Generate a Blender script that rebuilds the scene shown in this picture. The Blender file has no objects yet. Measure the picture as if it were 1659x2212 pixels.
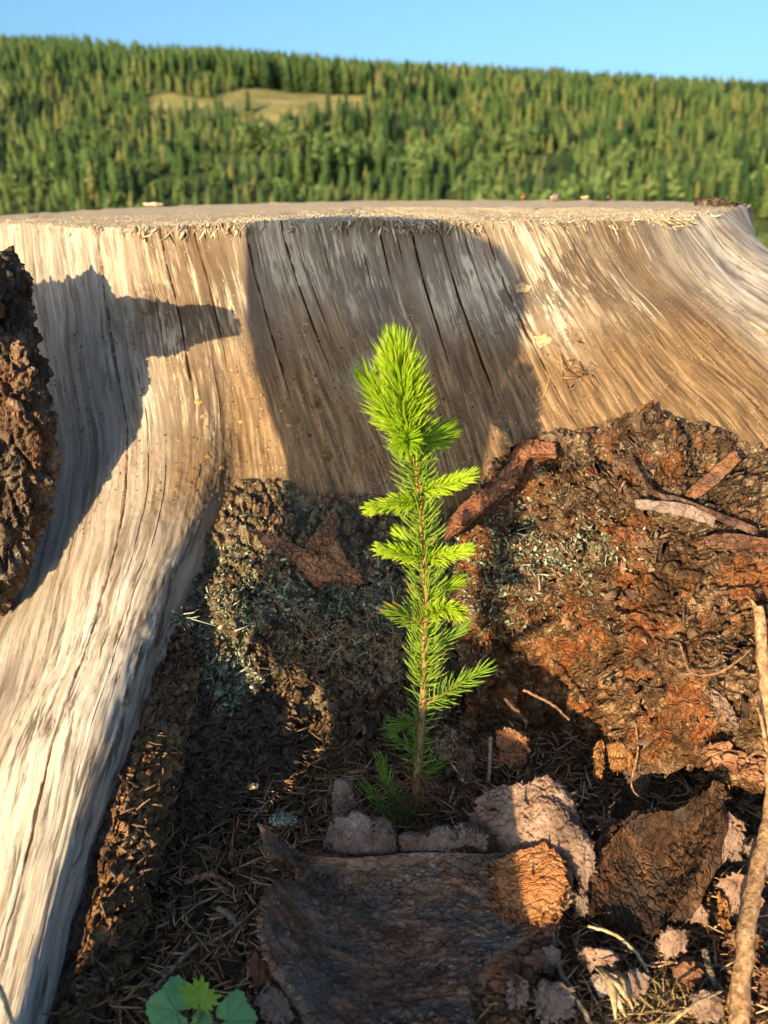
import bpy, math, random
import numpy as np
from mathutils import Vector, Matrix

# ------------------------------------------------------------------ camera
scene = bpy.context.scene
COL = scene.collection
CAM_H, PITCH, FPX = 0.285, math.radians(22.98), 1660.0      # metres, radians, focal length in units of a 1659 x 2212 frame
cam_data = bpy.data.cameras.new("camera")
cam = bpy.data.objects.new("camera", cam_data)
COL.objects.link(cam)
cam.location = (0, 0, CAM_H)
cam.rotation_euler = (math.pi / 2 - PITCH, 0, 0)
cam_data.sensor_fit = 'VERTICAL'
cam_data.sensor_height = 36.0
cam_data.lens = 36.0 * FPX / 2212.0
cam_data.clip_start = 0.01
cam_data.clip_end = 5000
cam_data.dof.use_dof = True
cam_data.dof.focus_distance = 0.37
cam_data.dof.aperture_fstop = 11.5
scene.camera = cam

# ------------------------------------------------------------------ light
SUN_D = Vector((0.524, 0.968, -0.300)).normalized()           # the way the light travels
SUN_EL = math.asin(-SUN_D.z)
SUN_AZ = math.atan2(-SUN_D.x, -SUN_D.y)                         # compass direction of the sun (from +y, clockwise)
world = bpy.data.worlds.new("World")
scene.world = world
world.use_nodes = True
wn = world.node_tree.nodes
wl = world.node_tree.links
bg = wn["Background"]
sky = wn.new("ShaderNodeTexSky")
sky.sky_type = 'NISHITA'
sky.sun_disc = False
sky.sun_elevation = SUN_EL
sky.sun_rotation = SUN_AZ
sky.altitude = 1200
sky.air_density = 1.0
sky.dust_density = 8.0
sky.ozone_density = 6.8
balance = wn.new("ShaderNodeMix")                                # white balance of the warm evening picture, the same over the whole sky
balance.data_type, balance.blend_type = 'RGBA', 'MULTIPLY'
balance.inputs[0].default_value = 1.0
balance.inputs[7].default_value = (1.21, 1.055, 0.79, 1)
wl.new(sky.outputs[0], balance.inputs[6])
wl.new(balance.outputs[2], bg.inputs[0])
bg.inputs[1].default_value = 0.15
sun_data = bpy.data.lights.new("sun", 'SUN')
sun_data.energy = 4.9
sun_data.angle = math.radians(0.53)
sun_data.color = (1.0, 0.755, 0.41)
sun = bpy.data.objects.new("sun", sun_data)
COL.objects.link(sun)
sun.rotation_euler = SUN_D.to_track_quat('-Z', 'Y').to_euler()
sun.location = (-3, -5, 3)
vs = scene.view_settings
vs.view_transform = 'Standard'
vs.look = 'None'
vs.exposure = 1.15
vs.gamma = 1.0
scene.cycles.use_denoising = True
scene.cycles.use_adaptive_sampling = True
scene.cycles.adaptive_threshold = 0.03
scene.cycles.max_bounces = 6
scene.cycles.diffuse_bounces = 4
scene.cycles.transmission_bounces = 2

# ------------------------------------------------------------------ helpers
rng = np.random.default_rng(7)
random.seed(7)

def P(px, py, Y):
    """the point at forward distance Y that is seen at (px, py) of a 1659 x 2212 frame"""
    a = (px - 829.5) / FPX
    b = (1106.0 - py) / FPX
    dy = math.cos(PITCH) + b * math.sin(PITCH)
    dz = -math.sin(PITCH) + b * math.cos(PITCH)
    s = Y / dy
    return np.array((a * s, Y, CAM_H + dz * s))

def G(px, py, z):
    """the point at height z that is seen at (px, py)"""
    b = (1106.0 - py) / FPX
    dy = math.cos(PITCH) + b * math.sin(PITCH)
    dz = -math.sin(PITCH) + b * math.cos(PITCH)
    return P(px, py, (z - CAM_H) / dz * dy)

_PERM = np.random.default_rng(3).permutation(256).astype(np.int32)
_PERM = np.concatenate((_PERM, _PERM))
_GR = np.array([(1,1,0),(-1,1,0),(1,-1,0),(-1,-1,0),(1,0,1),(-1,0,1),(1,0,-1),(-1,0,-1),(0,1,1),(0,-1,1),(0,1,-1),(0,-1,-1)], np.float32)
_G256 = _GR[np.arange(256) % 12]
_A2 = np.arange(256) * 2 * np.pi / 256
_G2 = np.stack((np.cos(_A2), np.sin(_A2)), 1).astype(np.float32) * 1.25

def _hash(i, j, k, seed):
    h = (i.astype(np.int64) * 374761393 + j.astype(np.int64) * 668265263 + k.astype(np.int64) * 1274126177 + seed * 974634221) & 0xFFFFFFFF
    h = ((h ^ (h >> 13)) * 1274126177) & 0xFFFFFFFF
    h = ((h ^ (h >> 16)) * 2246822519) & 0xFFFFFFFF
    return h ^ (h >> 15)

def pn(p, seed=0):
    """gradient noise, about -1..1, in 2 or 3 dimensions"""
    p = np.asarray(p, np.float32)
    sh, dim = p.shape[:-1], p.shape[-1]
    p = p.reshape(-1, dim)
    fl = np.floor(p)
    f = p - fl
    i0 = fl.astype(np.int32) + np.int32(seed * 37)
    w = f * f * f * (f * (f * 6 - 15) + 10)
    x0, x1 = i0[:, 0] & 255, (i0[:, 0] + 1) & 255
    y0, y1 = i0[:, 1] & 255, (i0[:, 1] + 1) & 255
    out = np.zeros(len(p), np.float32)
    if dim == 2:
        for xi, dx in ((x0, 0), (x1, 1)):
            hx = _PERM[xi]
            wx = w[:, 0] if dx else 1 - w[:, 0]
            for yi, dy in ((y0, 0), (y1, 1)):
                g = _G2[_PERM[hx + yi]]
                out += wx * (w[:, 1] if dy else 1 - w[:, 1]) * (g[:, 0] * (f[:, 0] - dx) + g[:, 1] * (f[:, 1] - dy))
        return out.reshape(sh)
    z0, z1 = i0[:, 2] & 255, (i0[:, 2] + 1) & 255
    for xi, dx in ((x0, 0), (x1, 1)):
        hx = _PERM[xi]
        wx = w[:, 0] if dx else 1 - w[:, 0]
        for yi, dy in ((y0, 0), (y1, 1)):
            hy = _PERM[hx + yi]
            wy = wx * (w[:, 1] if dy else 1 - w[:, 1])
            for zi, dz in ((z0, 0), (z1, 1)):
                g = _G256[_PERM[hy + zi]]
                out += wy * (w[:, 2] if dz else 1 - w[:, 2]) * (g[:, 0] * (f[:, 0] - dx) + g[:, 1] * (f[:, 1] - dy) + g[:, 2] * (f[:, 2] - dz))
    return out.reshape(sh)

def fbm(p, octv=4, seed=0, gain=0.5, lac=2.03):
    p = np.asarray(p, float)
    a, s = 1.0, 0
    for o in range(octv):
        s = s + a * pn(p, seed + o * 17)
        p = p * lac
        a *= gain
    return s

def ridged(p, octv=4, seed=0, gain=0.5):
    p = np.asarray(p, float)
    a, s = 1.0, 0
    for o in range(octv):
        s = s + a * (1 - 2 * np.abs(pn(p, seed + o * 17)))
        p = p * 2.07
        a *= gain
    return s

def worley(p, seed=0):
    """nearest and second distance and the cell's random value"""
    p = np.asarray(p, float)
    sh = p.shape[:-1]
    p = p.reshape(-1, 3)
    i0 = np.floor(p).astype(np.int64)
    f1 = np.full(len(p), 9.0)
    f2 = np.full(len(p), 9.0)
    cid = np.zeros(len(p))
    for dx in (-1, 0, 1):
        for dy in (-1, 0, 1):
            for dz in (-1, 0, 1):
                c = i0 + (dx, dy, dz)
                h = _hash(c[:, 0], c[:, 1], c[:, 2], seed)
                q = c + np.stack(((h & 1023) / 1023.0, ((h >> 10) & 1023) / 1023.0, ((h >> 20) & 1023) / 1023.0), 1)
                d = np.sqrt(((q - p) ** 2).sum(1))
                near = d < f1
                f2 = np.where(near, f1, np.minimum(f2, d))
                cid = np.where(near, (h % 997) / 997.0, cid)
                f1 = np.where(near, d, f1)
    return f1.reshape(sh), f2.reshape(sh), cid.reshape(sh)

def sstep(a, b, x):
    t = np.clip((x - a) / (b - a), 0, 1)
    return t * t * (3 - 2 * t)

def _cr(pts, t, closed=False):
    """Catmull-Rom along axis 0 at parameters t (0..n-1)"""
    n = len(pts)
    i = np.floor(t).astype(int)
    if not closed:
        i = np.clip(i, 0, n - 2)
    f = (t - i).reshape((-1,) + (1,) * (pts.ndim - 1))
    if closed:
        p0, p1, p2, p3 = pts[(i - 1) % n], pts[i % n], pts[(i + 1) % n], pts[(i + 2) % n]
    else:
        p1, p2 = pts[i], pts[i + 1]
        lo, hi = i - 1, i + 2
        p0 = np.where((lo < 0).reshape(f.shape), 2 * p1 - p2, pts[np.clip(lo, 0, n - 1)])
        p3 = np.where((hi > n - 1).reshape(f.shape), 2 * p2 - p1, pts[np.clip(hi, 0, n - 1)])
    return 0.5 * (2 * p1 + (p2 - p0) * f + (2 * p0 - 5 * p1 + 4 * p2 - p3) * f ** 2 + (3 * p1 - p0 - 3 * p2 + p3) * f ** 3)

def bigrid(ctrl, tu, tv, closed=False):
    ctrl = np.asarray(ctrl, float)
    g = _cr(ctrl, np.asarray(tu, float), closed)
    g = _cr(np.swapaxes(g, 0, 1), np.asarray(tv, float))
    return np.swapaxes(g, 0, 1)

def gnormals(g):
    du = np.gradient(g, axis=0)
    dv = np.gradient(g, axis=1)
    n = np.cross(du, dv)
    return n / (np.linalg.norm(n, axis=-1, keepdims=True) + 1e-12)

def link(o, parent=None, kind=None, label=None, cat=None, group=None):
    COL.objects.link(o)
    if parent is not None:
        o.parent = parent
    if kind:
        o["kind"] = kind
    if label:
        o["label"] = label
    if cat:
        o["category"] = cat
    if group:
        o["group"] = group
    return o

def mesh(name, verts, faces, mat=None, parent=None, uv=None, smooth=True, attrs=None, **tags):
    """one mesh object from numpy vertices and an (n,3) or (n,4) face array (or a list of such arrays)"""
    me = bpy.data.meshes.new(name)
    verts = np.ascontiguousarray(np.asarray(verts, np.float32).reshape(-1, 3))
    fl = faces if isinstance(faces, list) else [faces]
    fl = [np.asarray(f, np.int32) for f in fl if len(f)]
    me.vertices.add(len(verts))
    me.vertices.foreach_set("co", verts.ravel())
    loops = np.concatenate([f.ravel() for f in fl])
    tot = np.concatenate([np.full(len(f), f.shape[1], np.int32) for f in fl])
    start = np.concatenate(([0], np.cumsum(tot)[:-1])).astype(np.int32)
    me.loops.add(len(loops))
    me.loops.foreach_set("vertex_index", loops)
    me.polygons.add(len(tot))
    me.polygons.foreach_set("loop_start", start)
    me.polygons.foreach_set("loop_total", tot)
    me.update(calc_edges=True)
    if smooth:
        me.polygons.foreach_set("use_smooth", np.ones(len(tot), bool))
    if uv is not None:
        l = me.uv_layers.new(name="UVMap")
        l.data.foreach_set("uv", np.asarray(uv, np.float32).reshape(-1, 2)[loops].ravel())
    for k, a in (attrs or {}).items():
        a = np.asarray(a, np.float32)
        if a.ndim == 2 and a.shape[1] == 3:
            at = me.attributes.new(k, 'FLOAT_VECTOR', 'POINT')
            at.data.foreach_set("vector", a.ravel())
        else:
            at = me.attributes.new(k, 'FLOAT', 'POINT')
            at.data.foreach_set("value", a.ravel())
    me.validate()
    if mat:
        me.materials.append(mat)
    o = bpy.data.objects.new(name, me)
    return link(o, parent, **tags)

def empty(name, loc=(0, 0, 0), **tags):
    o = bpy.data.objects.new(name, None)
    o.location = loc
    o.empty_display_size = 0.02
    return link(o, None, **tags)

def gfaces(nu, nv, closed=False):
    iu = np.arange(nu if closed else nu - 1)
    iv = np.arange(nv - 1)
    a, b = np.meshgrid(iu, iv, indexing='ij')
    a2 = (a + 1) % nu
    return np.stack((a * nv + b, a2 * nv + b, a2 * nv + b + 1, a * nv + b + 1), -1).reshape(-1, 4)

def tube(path, rad, sides=8, closed_ends=True, seed=0, rough=0.0):
    """vertices and quads of a tapered tube along a path"""
    path = np.asarray(path, float)
    rad = np.broadcast_to(np.asarray(rad, float), (len(path),)).copy()
    t = np.gradient(path, axis=0)
    t /= np.linalg.norm(t, axis=1, keepdims=True) + 1e-12
    ref = np.array((0.31, 0.22, 0.92)) if abs(t[0][2]) < 0.8 else np.array((0.9, 0.3, 0.1))
    a = np.cross(t, ref)
    a /= np.linalg.norm(a, axis=1, keepdims=True) + 1e-12
    b = np.cross(t, a)
    ang = np.linspace(0, 2 * np.pi, sides, endpoint=False)
    ring = a[:, None] * np.cos(ang)[None, :, None] + b[:, None] * np.sin(ang)[None, :, None]
    r = rad[:, None, None]
    v = path[:, None] + ring * r
    if rough:
        v = v + ring * r * (rough * fbm(v / rad.max() * 0.45 + seed * 3.1, 3, seed))[..., None]
    n = len(path)
    i, j = np.meshgrid(np.arange(n - 1), np.arange(sides), indexing='ij')
    j2 = (j + 1) % sides
    q = np.stack((i * sides + j, (i + 1) * sides + j, (i + 1) * sides + j2, i * sides + j2), -1).reshape(-1, 4)
    v = v.reshape(-1, 3)
    tri = []
    if closed_ends:
        v = np.vstack((v, path[:1], path[-1:]))
        c0, c1 = n * sides, n * sides + 1
        for j in range(sides):
            k = (j + 1) % sides
            tri.append((c0, j, k))
            tri.append((c1, (n - 1) * sides + k, (n - 1) * sides + j))
    return v, q, np.array(tri, int).reshape(-1, 3)

def smooth_path(pts, n):
    pts = np.asarray(pts, float)
    return _cr(pts, np.linspace(0, len(pts) - 1, n))

class Soup:
    """collects pieces into one mesh"""
    def __init__(s):
        s.v, s.q, s.t, s.a, s.n = [], [], [], [], 0
    def add(s, v, q=None, t=None, a=0.0):
        if q is not None and len(q):
            s.q.append(np.asarray(q) + s.n)
        if t is not None and len(t):
            s.t.append(np.asarray(t) + s.n)
        s.v.append(v)
        s.a.append(np.broadcast_to(np.asarray(a, float), (len(v),)))
        s.n += len(v)
    def build(s, name, mat, parent=None, attr="tint", **kw):
        f = []
        if s.q: f.append(np.concatenate(s.q))
        if s.t: f.append(np.concatenate(s.t))
        return mesh(name, np.concatenate(s.v), f, mat, parent, attrs={attr: np.concatenate(s.a)}, **kw)

def batch(tmpl_v, tmpl_f, mats, offs):
    """many copies of a template: mats (n,3,3), offs (n,3) -> verts, faces, copy index per vertex"""
    n, k = len(offs), len(tmpl_v)
    v = np.einsum('nij,kj->nki', mats, tmpl_v) + offs[:, None]
    f = (np.asarray(tmpl_f)[None] + (np.arange(n) * k)[:, None, None]).reshape(-1, np.asarray(tmpl_f).shape[1])
    return v.reshape(-1, 3), f, np.repeat(np.arange(n), k)

def frames(d, up=None, roll=None):
    """rotation matrices whose z axis is d"""
    d = d / (np.linalg.norm(d, axis=1, keepdims=True) + 1e-12)
    u = np.where(np.abs(d[:, 2:3]) < 0.9, np.array((0, 0, 1.0)), np.array((1.0, 0, 0))) if up is None else up
    x = np.cross(u, d)
    x /= np.linalg.norm(x, axis=1, keepdims=True) + 1e-12
    y = np.cross(d, x)
    if roll is not None:
        c, s = np.cos(roll)[:, None], np.sin(roll)[:, None]
        x, y = x * c + y * s, y * c - x * s
    return np.stack((x, y, d), -1)

def spread_(n, dense, outer):
    """coordinates packed closely within +-dense and reaching +-outer"""
    t = np.linspace(-1, 1, n)
    return np.sign(t) * np.where(np.abs(t) < .8, np.abs(t) / .8 * dense, dense + (outer - dense) * (np.maximum(np.abs(t) - .8, 0) / .2) ** 2.5)
# ------------------------------------------------------------------ materials
class NT:
    def __init__(s, name):
        s.m = bpy.data.materials.new(name)
        s.m.use_nodes = True
        s.t = s.m.node_tree
        s.p = s.t.nodes["Principled BSDF"]
        s.o = s.t.nodes["Material Output"]
        s.p.inputs["Specular IOR Level"].default_value = 0.25
        s._tc = None
    def n(s, ty, **kw):
        x = s.t.nodes.new(ty)
        for k, v in kw.items():
            setattr(x, k, v)
        return x
    def put(s, sock, v):
        if isinstance(v, bpy.types.NodeSocket):
            s.t.links.new(v, sock)
        elif v is not None:
            if sock.type == 'RGBA' and len(v) == 3:
                v = (*v, 1)
            sock.default_value = v
    def obj(s):
        if s._tc is None: s._tc = s.n("ShaderNodeTexCoord")
        return s._tc.outputs["Object"]
    def uv(s):
        if s._tc is None: s._tc = s.n("ShaderNodeTexCoord")
        return s._tc.outputs["UV"]
    def attr(s, name, out="Fac"):
        a = s.n("ShaderNodeAttribute", attribute_name=name)
        return a.outputs[out]
    def map(s, v, scale=(1, 1, 1), loc=(0, 0, 0), rot=(0, 0, 0)):
        m = s.n("ShaderNodeMapping")
        s.put(m.inputs["Vector"], v)
        m.inputs["Scale"].default_value = scale
        m.inputs["Location"].default_value = loc
        m.inputs["Rotation"].default_value = rot
        return m.outputs[0]
    def noise(s, v, scale, detail=4, rough=0.55, dist=0.0):
        x = s.n("ShaderNodeTexNoise")
        s.put(x.inputs["Vector"], v)
        x.inputs["Scale"].default_value = scale
        x.inputs["Detail"].default_value = detail
        x.inputs["Roughness"].default_value = rough
        x.inputs["Distortion"].default_value = dist
        return x.outputs["Fac"]
    def voro(s, v, scale, feature='F1', rand=1.0, out="Distance"):
        x = s.n("ShaderNodeTexVoronoi", feature=feature)
        s.put(x.inputs["Vector"], v)
        x.inputs["Scale"].default_value = scale
        x.inputs["Randomness"].default_value = rand
        return x.outputs[out]
    def ramp(s, f, stops, interp='LINEAR'):
        x = s.n("ShaderNodeValToRGB")
        s.put(x.inputs[0], f)
        cr = x.color_ramp
        cr.interpolation = interp
        while len(cr.elements) < len(stops):
            cr.elements.new(0.5)
        for e, (p, c) in zip(cr.elements, stops):
            e.position = p
            e.color = (c, c, c, 1) if isinstance(c, (int, float)) else (*c, 1)
        return x.outputs[0]
    def mix(s, f, a, b, blend='MIX'):
        x = s.n("ShaderNodeMix", data_type='RGBA', blend_type=blend)
        s.put(x.inputs[0], f)
        s.put(x.inputs[6], a)
        s.put(x.inputs[7], b)
        return x.outputs[2]
    def math(s, op, a, b=None, c=None, clamp=False):
        x = s.n("ShaderNodeMath", operation=op, use_clamp=clamp)
        for i, v in enumerate((a, b, c)):
            if v is not None: s.put(x.inputs[i], v)
        return x.outputs[0]
    def bump(s, h, dist, strength=1.0, normal=None):
        x = s.n("ShaderNodeBump")
        x.inputs["Strength"].default_value = strength
        x.inputs["Distance"].default_value = dist
        s.put(x.inputs["Height"], h)
        if normal is not None: s.put(x.inputs["Normal"], normal)
        return x.outputs[0]
    def done(s, color, rough=0.85, normal=None, spec=None):
        s.put(s.p.inputs["Base Color"], color)
        s.put(s.p.inputs["Roughness"], rough)
        if normal is not None: s.put(s.p.inputs["Normal"], normal)
        if spec is not None: s.p.inputs["Specular IOR Level"].default_value = spec
        return s.m
    def translucent(s, color, fac, normal=None):
        tr = s.n("ShaderNodeBsdfTranslucent")
        s.put(tr.inputs[0], color)
        mx = s.n("ShaderNodeMixShader")
        mx.inputs[0].default_value = fac
        s.t.links.new(s.p.outputs[0], mx.inputs[1])
        s.t.links.new(tr.outputs[0], mx.inputs[2])
        s.t.links.new(mx.outputs[0], s.o.inputs[0])

def mat_wood():
    """weathered stump wood: grain runs along v of the UV map; U, V in metres"""
    s = NT("weathered_wood")
    uv = s.uv()
    ob = s.obj()
    fine = s.noise(s.map(uv, (850, 38, 1)), 1.0, 4, 0.65, 0.05)
    mid = s.noise(s.map(uv, (270, 14, 1)), 1.0, 5, 0.66, 0.08)
    wide = s.noise(s.map(uv, (45, 4, 1)), 1.0, 4, 0.55, 0.1)
    col = s.ramp(wide, [(0.30, (0.42, 0.335, 0.235)), (0.45, (0.53, 0.45, 0.345)), (0.58, (0.54, 0.48, 0.40)), (0.72, (0.62, 0.57, 0.49))])
    col = s.mix(s.ramp(mid, [(0.38, 0.95), (0.50, 0.0)]), col, (0.17, 0.105, 0.058))
    col = s.mix(s.ramp(mid, [(0.55, 0.0), (0.68, 0.65)]), col, (0.64, 0.57, 0.46))
    band = s.noise(s.map(uv, (75, 6, 1), (5, 2, 0)), 1.0, 5, 0.62, 0.1)
    col = s.mix(s.ramp(band, [(0.51, 0.0), (0.62, 0.75)]), col, (0.16, 0.100, 0.060))
    col = s.mix(s.ramp(band, [(0.34, 0.7), (0.46, 0.0)]), col, (0.68, 0.60, 0.48))
    # dark weathering streaks and flecks along the grain
    big = s.noise(s.map(uv, (16, 14, 1)), 1.0, 4, 0.6, 0.3)
    flk = s.noise(s.map(uv, (430, 55, 1)), 1.0, 5, 0.72, 0.1)
    m = s.math('ADD', s.math('MULTIPLY', flk, 0.62), s.math('MULTIPLY', big, 0.5))
    dark = s.ramp(m, [(0.55, 0.0), (0.60, 0.9)])
    col = s.mix(s.ramp(fine, [(0.38, 0.8), (0.5, 0.0)]), col, (0.15, 0.10, 0.06))
    col = s.mix(s.ramp(fine, [(0.54, 0.0), (0.68, 0.5)]), col, (0.70, 0.62, 0.49))
    col = s.mix(dark, col, (0.075, 0.055, 0.042))
    stk = s.noise(s.map(uv, (210, 9, 1), (9, 1, 0)), 1.0, 5, 0.7, 0.2)
    clu = s.noise(s.map(uv, (15, 5, 1), (2, 7, 0)), 1.0, 3, 0.55)
    k2 = s.ramp(s.math('ADD', s.math('MULTIPLY', stk, 0.6), s.math('MULTIPLY', clu, 0.5)), [(0.535, 0.0), (0.585, 0.92)])
    col = s.mix(k2, col, (0.085, 0.056, 0.040))
    mot = s.noise(s.map(uv, (42, 17, 1), (3, 8, 0)), 1.0, 6, 0.68)
    col = s.mix(s.ramp(mot, [(0.47, 0.0), (0.60, 0.7)]), col, (0.215, 0.155, 0.108))
    stain = s.attr("stain")
    spn = s.noise(ob, 38, 6, 0.68)
    stm = s.ramp(s.math('ADD', s.math('MULTIPLY', stain, 0.85), s.math('MULTIPLY', spn, 0.55)), [(0.42, 0.0), (0.85, 0.97)])
    stc = s.ramp(s.noise(s.map(uv, (420, 30, 1)), 1.0, 5, 0.65), [(0.32, (0.045, 0.029, 0.017)), (0.5, (0.150, 0.092, 0.047)), (0.68, (0.32, 0.21, 0.112))])
    col = s.mix(stm, col, stc)
    silver = s.attr("silver")
    svm = s.math('MULTIPLY', silver, s.ramp(s.noise(s.map(uv, (160, 12, 1)), 1.0, 5, 0.6), [(0.36, 0.15), (0.6, 0.9)]))
    col = s.mix(svm, col, (0.53, 0.49, 0.44))
    col = s.mix(s.math('MULTIPLY', silver, s.ramp(s.noise(s.map(uv, (170, 30, 1), (3, 3, 0)), 1.0, 6, 0.7, 0.3), [(0.51, 0.0), (0.60, 0.92)])), col, (0.085, 0.068, 0.055))
    # pale dust specks
    sp = s.ramp(s.voro(ob, 420, 'F1'), [(0.10, 1.0), (0.2, 0.0)])
    spm = s.math('MULTIPLY', sp, s.ramp(s.noise(ob, 60, 3, 0.6), [(0.45, 0.0), (0.62, 0.75)]))
    spm = s.math('MULTIPLY', spm, s.ramp(stain, [(0.05, 0.1), (0.4, 1.0)]))
    col = s.mix(spm, col, (0.50, 0.44, 0.34))
    col = s.mix(s.attr("crack"), col, (0.20, 0.085, 0.030))
    h = s.math('ADD', s.math('MULTIPLY', fine, 0.7), s.math('MULTIPLY', mid, 0.8))
    h = s.math('ADD', h, s.math('MULTIPLY', s.noise(ob, 900, 3, 0.6), 0.22))
    return s.done(col, s.ramp(wide, [(0.3, 0.7), (0.7, 0.5)]), s.bump(h, 0.0004, 0.9), 0.18)

def mat_cut():
    s = NT("sawn_wood_top")
    ob = s.obj()
    a = s.noise(ob, 900, 4, 0.65)
    b = s.noise(ob, 60, 4, 0.6)
    col = s.ramp(a, [(0.3, (0.20, 0.135, 0.075)), (0.5, (0.52, 0.40, 0.26)), (0.7, (0.70, 0.60, 0.45))])
    col = s.mix(s.ramp(b, [(0.45, 0.0), (0.7, 0.6)]), col, (0.45, 0.38, 0.30))
    return s.done(col, 0.85, s.bump(a, 0.0015, 0.9))

def mat_bark(name, dark, mid, light, accent=None, scale=1.0, acc_amt=0.5, grain=None, rough=0.9, bump=0.0012, fleck=None, spec=0.1, gain=1.0, byz=None):
    """crumbly bark: three tones by noise, an accent in patches, fine cracks"""
    dark, mid, light = [tuple(min(c * gain, .75) for c in q) for q in (dark, mid, light)]
    if accent: accent = tuple(min(c * gain, .75) for c in accent)
    s = NT(name)
    ob = s.obj()
    v = ob if grain is None else s.map(ob, grain)
    w = s.n("ShaderNodeTexNoise"); s.put(w.inputs["Vector"], v); w.inputs["Scale"].default_value = 90 * scale
    vv = s.mix(0.012 / scale, v, w.outputs["Color"], 'ADD')
    a = s.noise(vv, 130 * scale, 6, 0.66)
    b = s.noise(v, 34 * scale, 4, 0.6)
    f = s.math('ADD', s.math('MULTIPLY', a, 0.65), s.math('MULTIPLY', b, 0.35))
    col = s.ramp(f, [(0.34, dark), (0.5, mid), (0.66, light)])
    if accent:
        k = s.ramp(s.noise(s.map(v, loc=(7, 3, 5)), 45 * scale, 5, 0.65), [(0.50, 0.0), (0.60, acc_amt)])
        col = s.mix(k, col, accent)
    if byz:
        z0, z1, lowc, highc = byz
        sx = s.n("ShaderNodeSeparateXYZ"); s.put(sx.inputs[0], ob)
        fz = s.math('ADD', s.math('MULTIPLY', s.math('SUBTRACT', sx.outputs[2], z0), 1.0 / (z1 - z0)), s.math('MULTIPLY', s.math('SUBTRACT', s.noise(ob, 25, 3, .6), 0.5), 1.6), clamp=True)
        col = s.mix(1.0, col, s.mix(fz, lowc, highc), 'MULTIPLY')
    if fleck:
        k = s.ramp(s.noise(s.map(v, loc=(1, 9, 2)), 520 * scale, 4, 0.6), [(0.56, 0.0), (0.63, 0.85)])
        k = s.math('MULTIPLY', k, s.ramp(s.noise(s.map(v, loc=(4, 4, 8)), 40 * scale, 3, 0.6), [(0.45, 0.0), (0.6, 1.0)]))
        col = s.mix(k, col, fleck)
    vor = s.voro(vv, 210 * scale, 'DISTANCE_TO_EDGE')
    h = s.math('ADD', s.math('MULTIPLY', s.noise(vv, 420 * scale, 5, 0.7), 0.7), s.math('MULTIPLY', s.ramp(vor, [(0.0, 0.0), (0.12, 1.0)]), 0.5))
    return s.done(col, rough, s.bump(h, bump, 0.9), spec)

def mat_tint(name, stops, rough=0.8, nscale=600, amt=0.3, spec=0.25, trans=0.0, attr="tint", bump=0.0003):
    """colour by a per-piece random value with a little grain"""
    s = NT(name)
    col = s.ramp(s.attr(attr), stops)
    n = s.noise(s.obj(), nscale, 3, 0.6)
    col = s.mix(s.ramp(n, [(0.3, amt), (0.55, 0.0)]), col, (0.02, 0.015, 0.01))
    m = s.done(col, rough, s.bump(n, bump, 0.7), spec)
    if trans:
        s.translucent(col, trans)
    return m
# ------------------------------------------------------------------ stump
COLS = {
 'A': [(-60,480,.56),(-90,620,.55),(-120,800,.53),(-150,1000,.48),(-200,1250,.41),(-280,1550,.33),(-400,1950,.26),(-520,2350,.21)],
 'B': [(30,484,.52),(50,640,.51),(70,830,.49),(80,1010,.455),(30,1250,.385),(-60,1550,.30),(-200,1950,.22),(-360,2500,.165)],
 'C': [(205,492,.468),(222,620,.462),(243,770,.450),(275,930,.425),(268,1110,.378),(205,1340,.315),(110,1640,.250),(-90,2420,.152)],
 'D': [(345,490,.452),(375,620,.449),(405,770,.44),(425,920,.42),(415,1090,.380),(345,1300,.325),(245,1640,.257),(15,2520,.148)],
 'E': [(430,488,.443),(465,620,.442),(500,780,.438),(525,930,.428),(525,1100,.406),(460,1320,.368),(380,1650,.315),(170,2520,.20)],
 'F': [(530,482,.437),(555,620,.436),(600,780,.433),(650,950,.424),(690,1120,.412),(710,1350,.40),(710,1600,.385),(700,1900,.36)],
 'G': [(607,480,.434),(645,620,.434),(705,780,.430),(770,930,.421),(830,1090,.414),(880,1300,.408),(900,1550,.395),(900,1850,.37)],
 'G2':[(745,479,.431),(780,620,.432),(835,778,.428),(890,920,.420),(940,1070,.413),(980,1275,.422),(1000,1525,.42),(1005,1825,.40)],
 'H': [(882,478,.43),(918,620,.43),(968,775,.426),(1010,910,.418),(1045,1050,.412),(1080,1250,.425),(1100,1500,.425),(1110,1800,.41)],
 'I': [(1040,478,.436),(1085,600,.433),(1150,735,.428),(1225,880,.419),(1300,1020,.410),(1380,1200,.412),(1430,1450,.41),(1460,1750,.39)],
 'J': [(1197,478,.447),(1252,585,.443),(1330,690,.438),(1430,820,.430),(1540,950,.419),(1650,1120,.40),(1720,1400,.37),(1760,1700,.33)],
 'K': [(1410,476,.48),(1474,587,.473),(1563,665,.467),(1680,760,.458),(1820,870,.444),(1960,1020,.42),(2060,1250,.385),(2120,1600,.34)],
 'L': [(1500,465,.508),(1575,555,.507),(1680,625,.502),(1820,710,.493),(1980,810,.48),(2150,950,.46),(2300,1150,.43),(2400,1450,.39)],
 'M': [(1575,452,.55),(1632,515,.562),(1710,575,.568),(1850,650,.565),(2020,740,.558),(2250,860,.55),(2450,1050,.53),(2600,1300,.51)],
}
CX, CY, RR = -0.013, 0.745, 0.315
ctrl = [[P(*q) for q in c] for c in COLS.values()]
for ang, dz in ((-8, .003), (38, .001), (88, -.001), (138, -.005), (183, -.007)):
    a = math.radians(ang)
    ctrl.append([np.array((CX + RR * k * math.cos(a), CY + RR * k * math.sin(a), z + dz)) for k, z in
                 zip((1, 1.03, 1.08, 1.15, 1.25, 1.4, 1.6, 1.9), (.268, .22, .17, .12, .08, .04, 0, -.05))])
ctrl = np.array(ctrl)
NC = len(ctrl)
rim_px = [c[0][0] for c in COLS.values()]                       # grain columns by where they meet the rim

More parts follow.
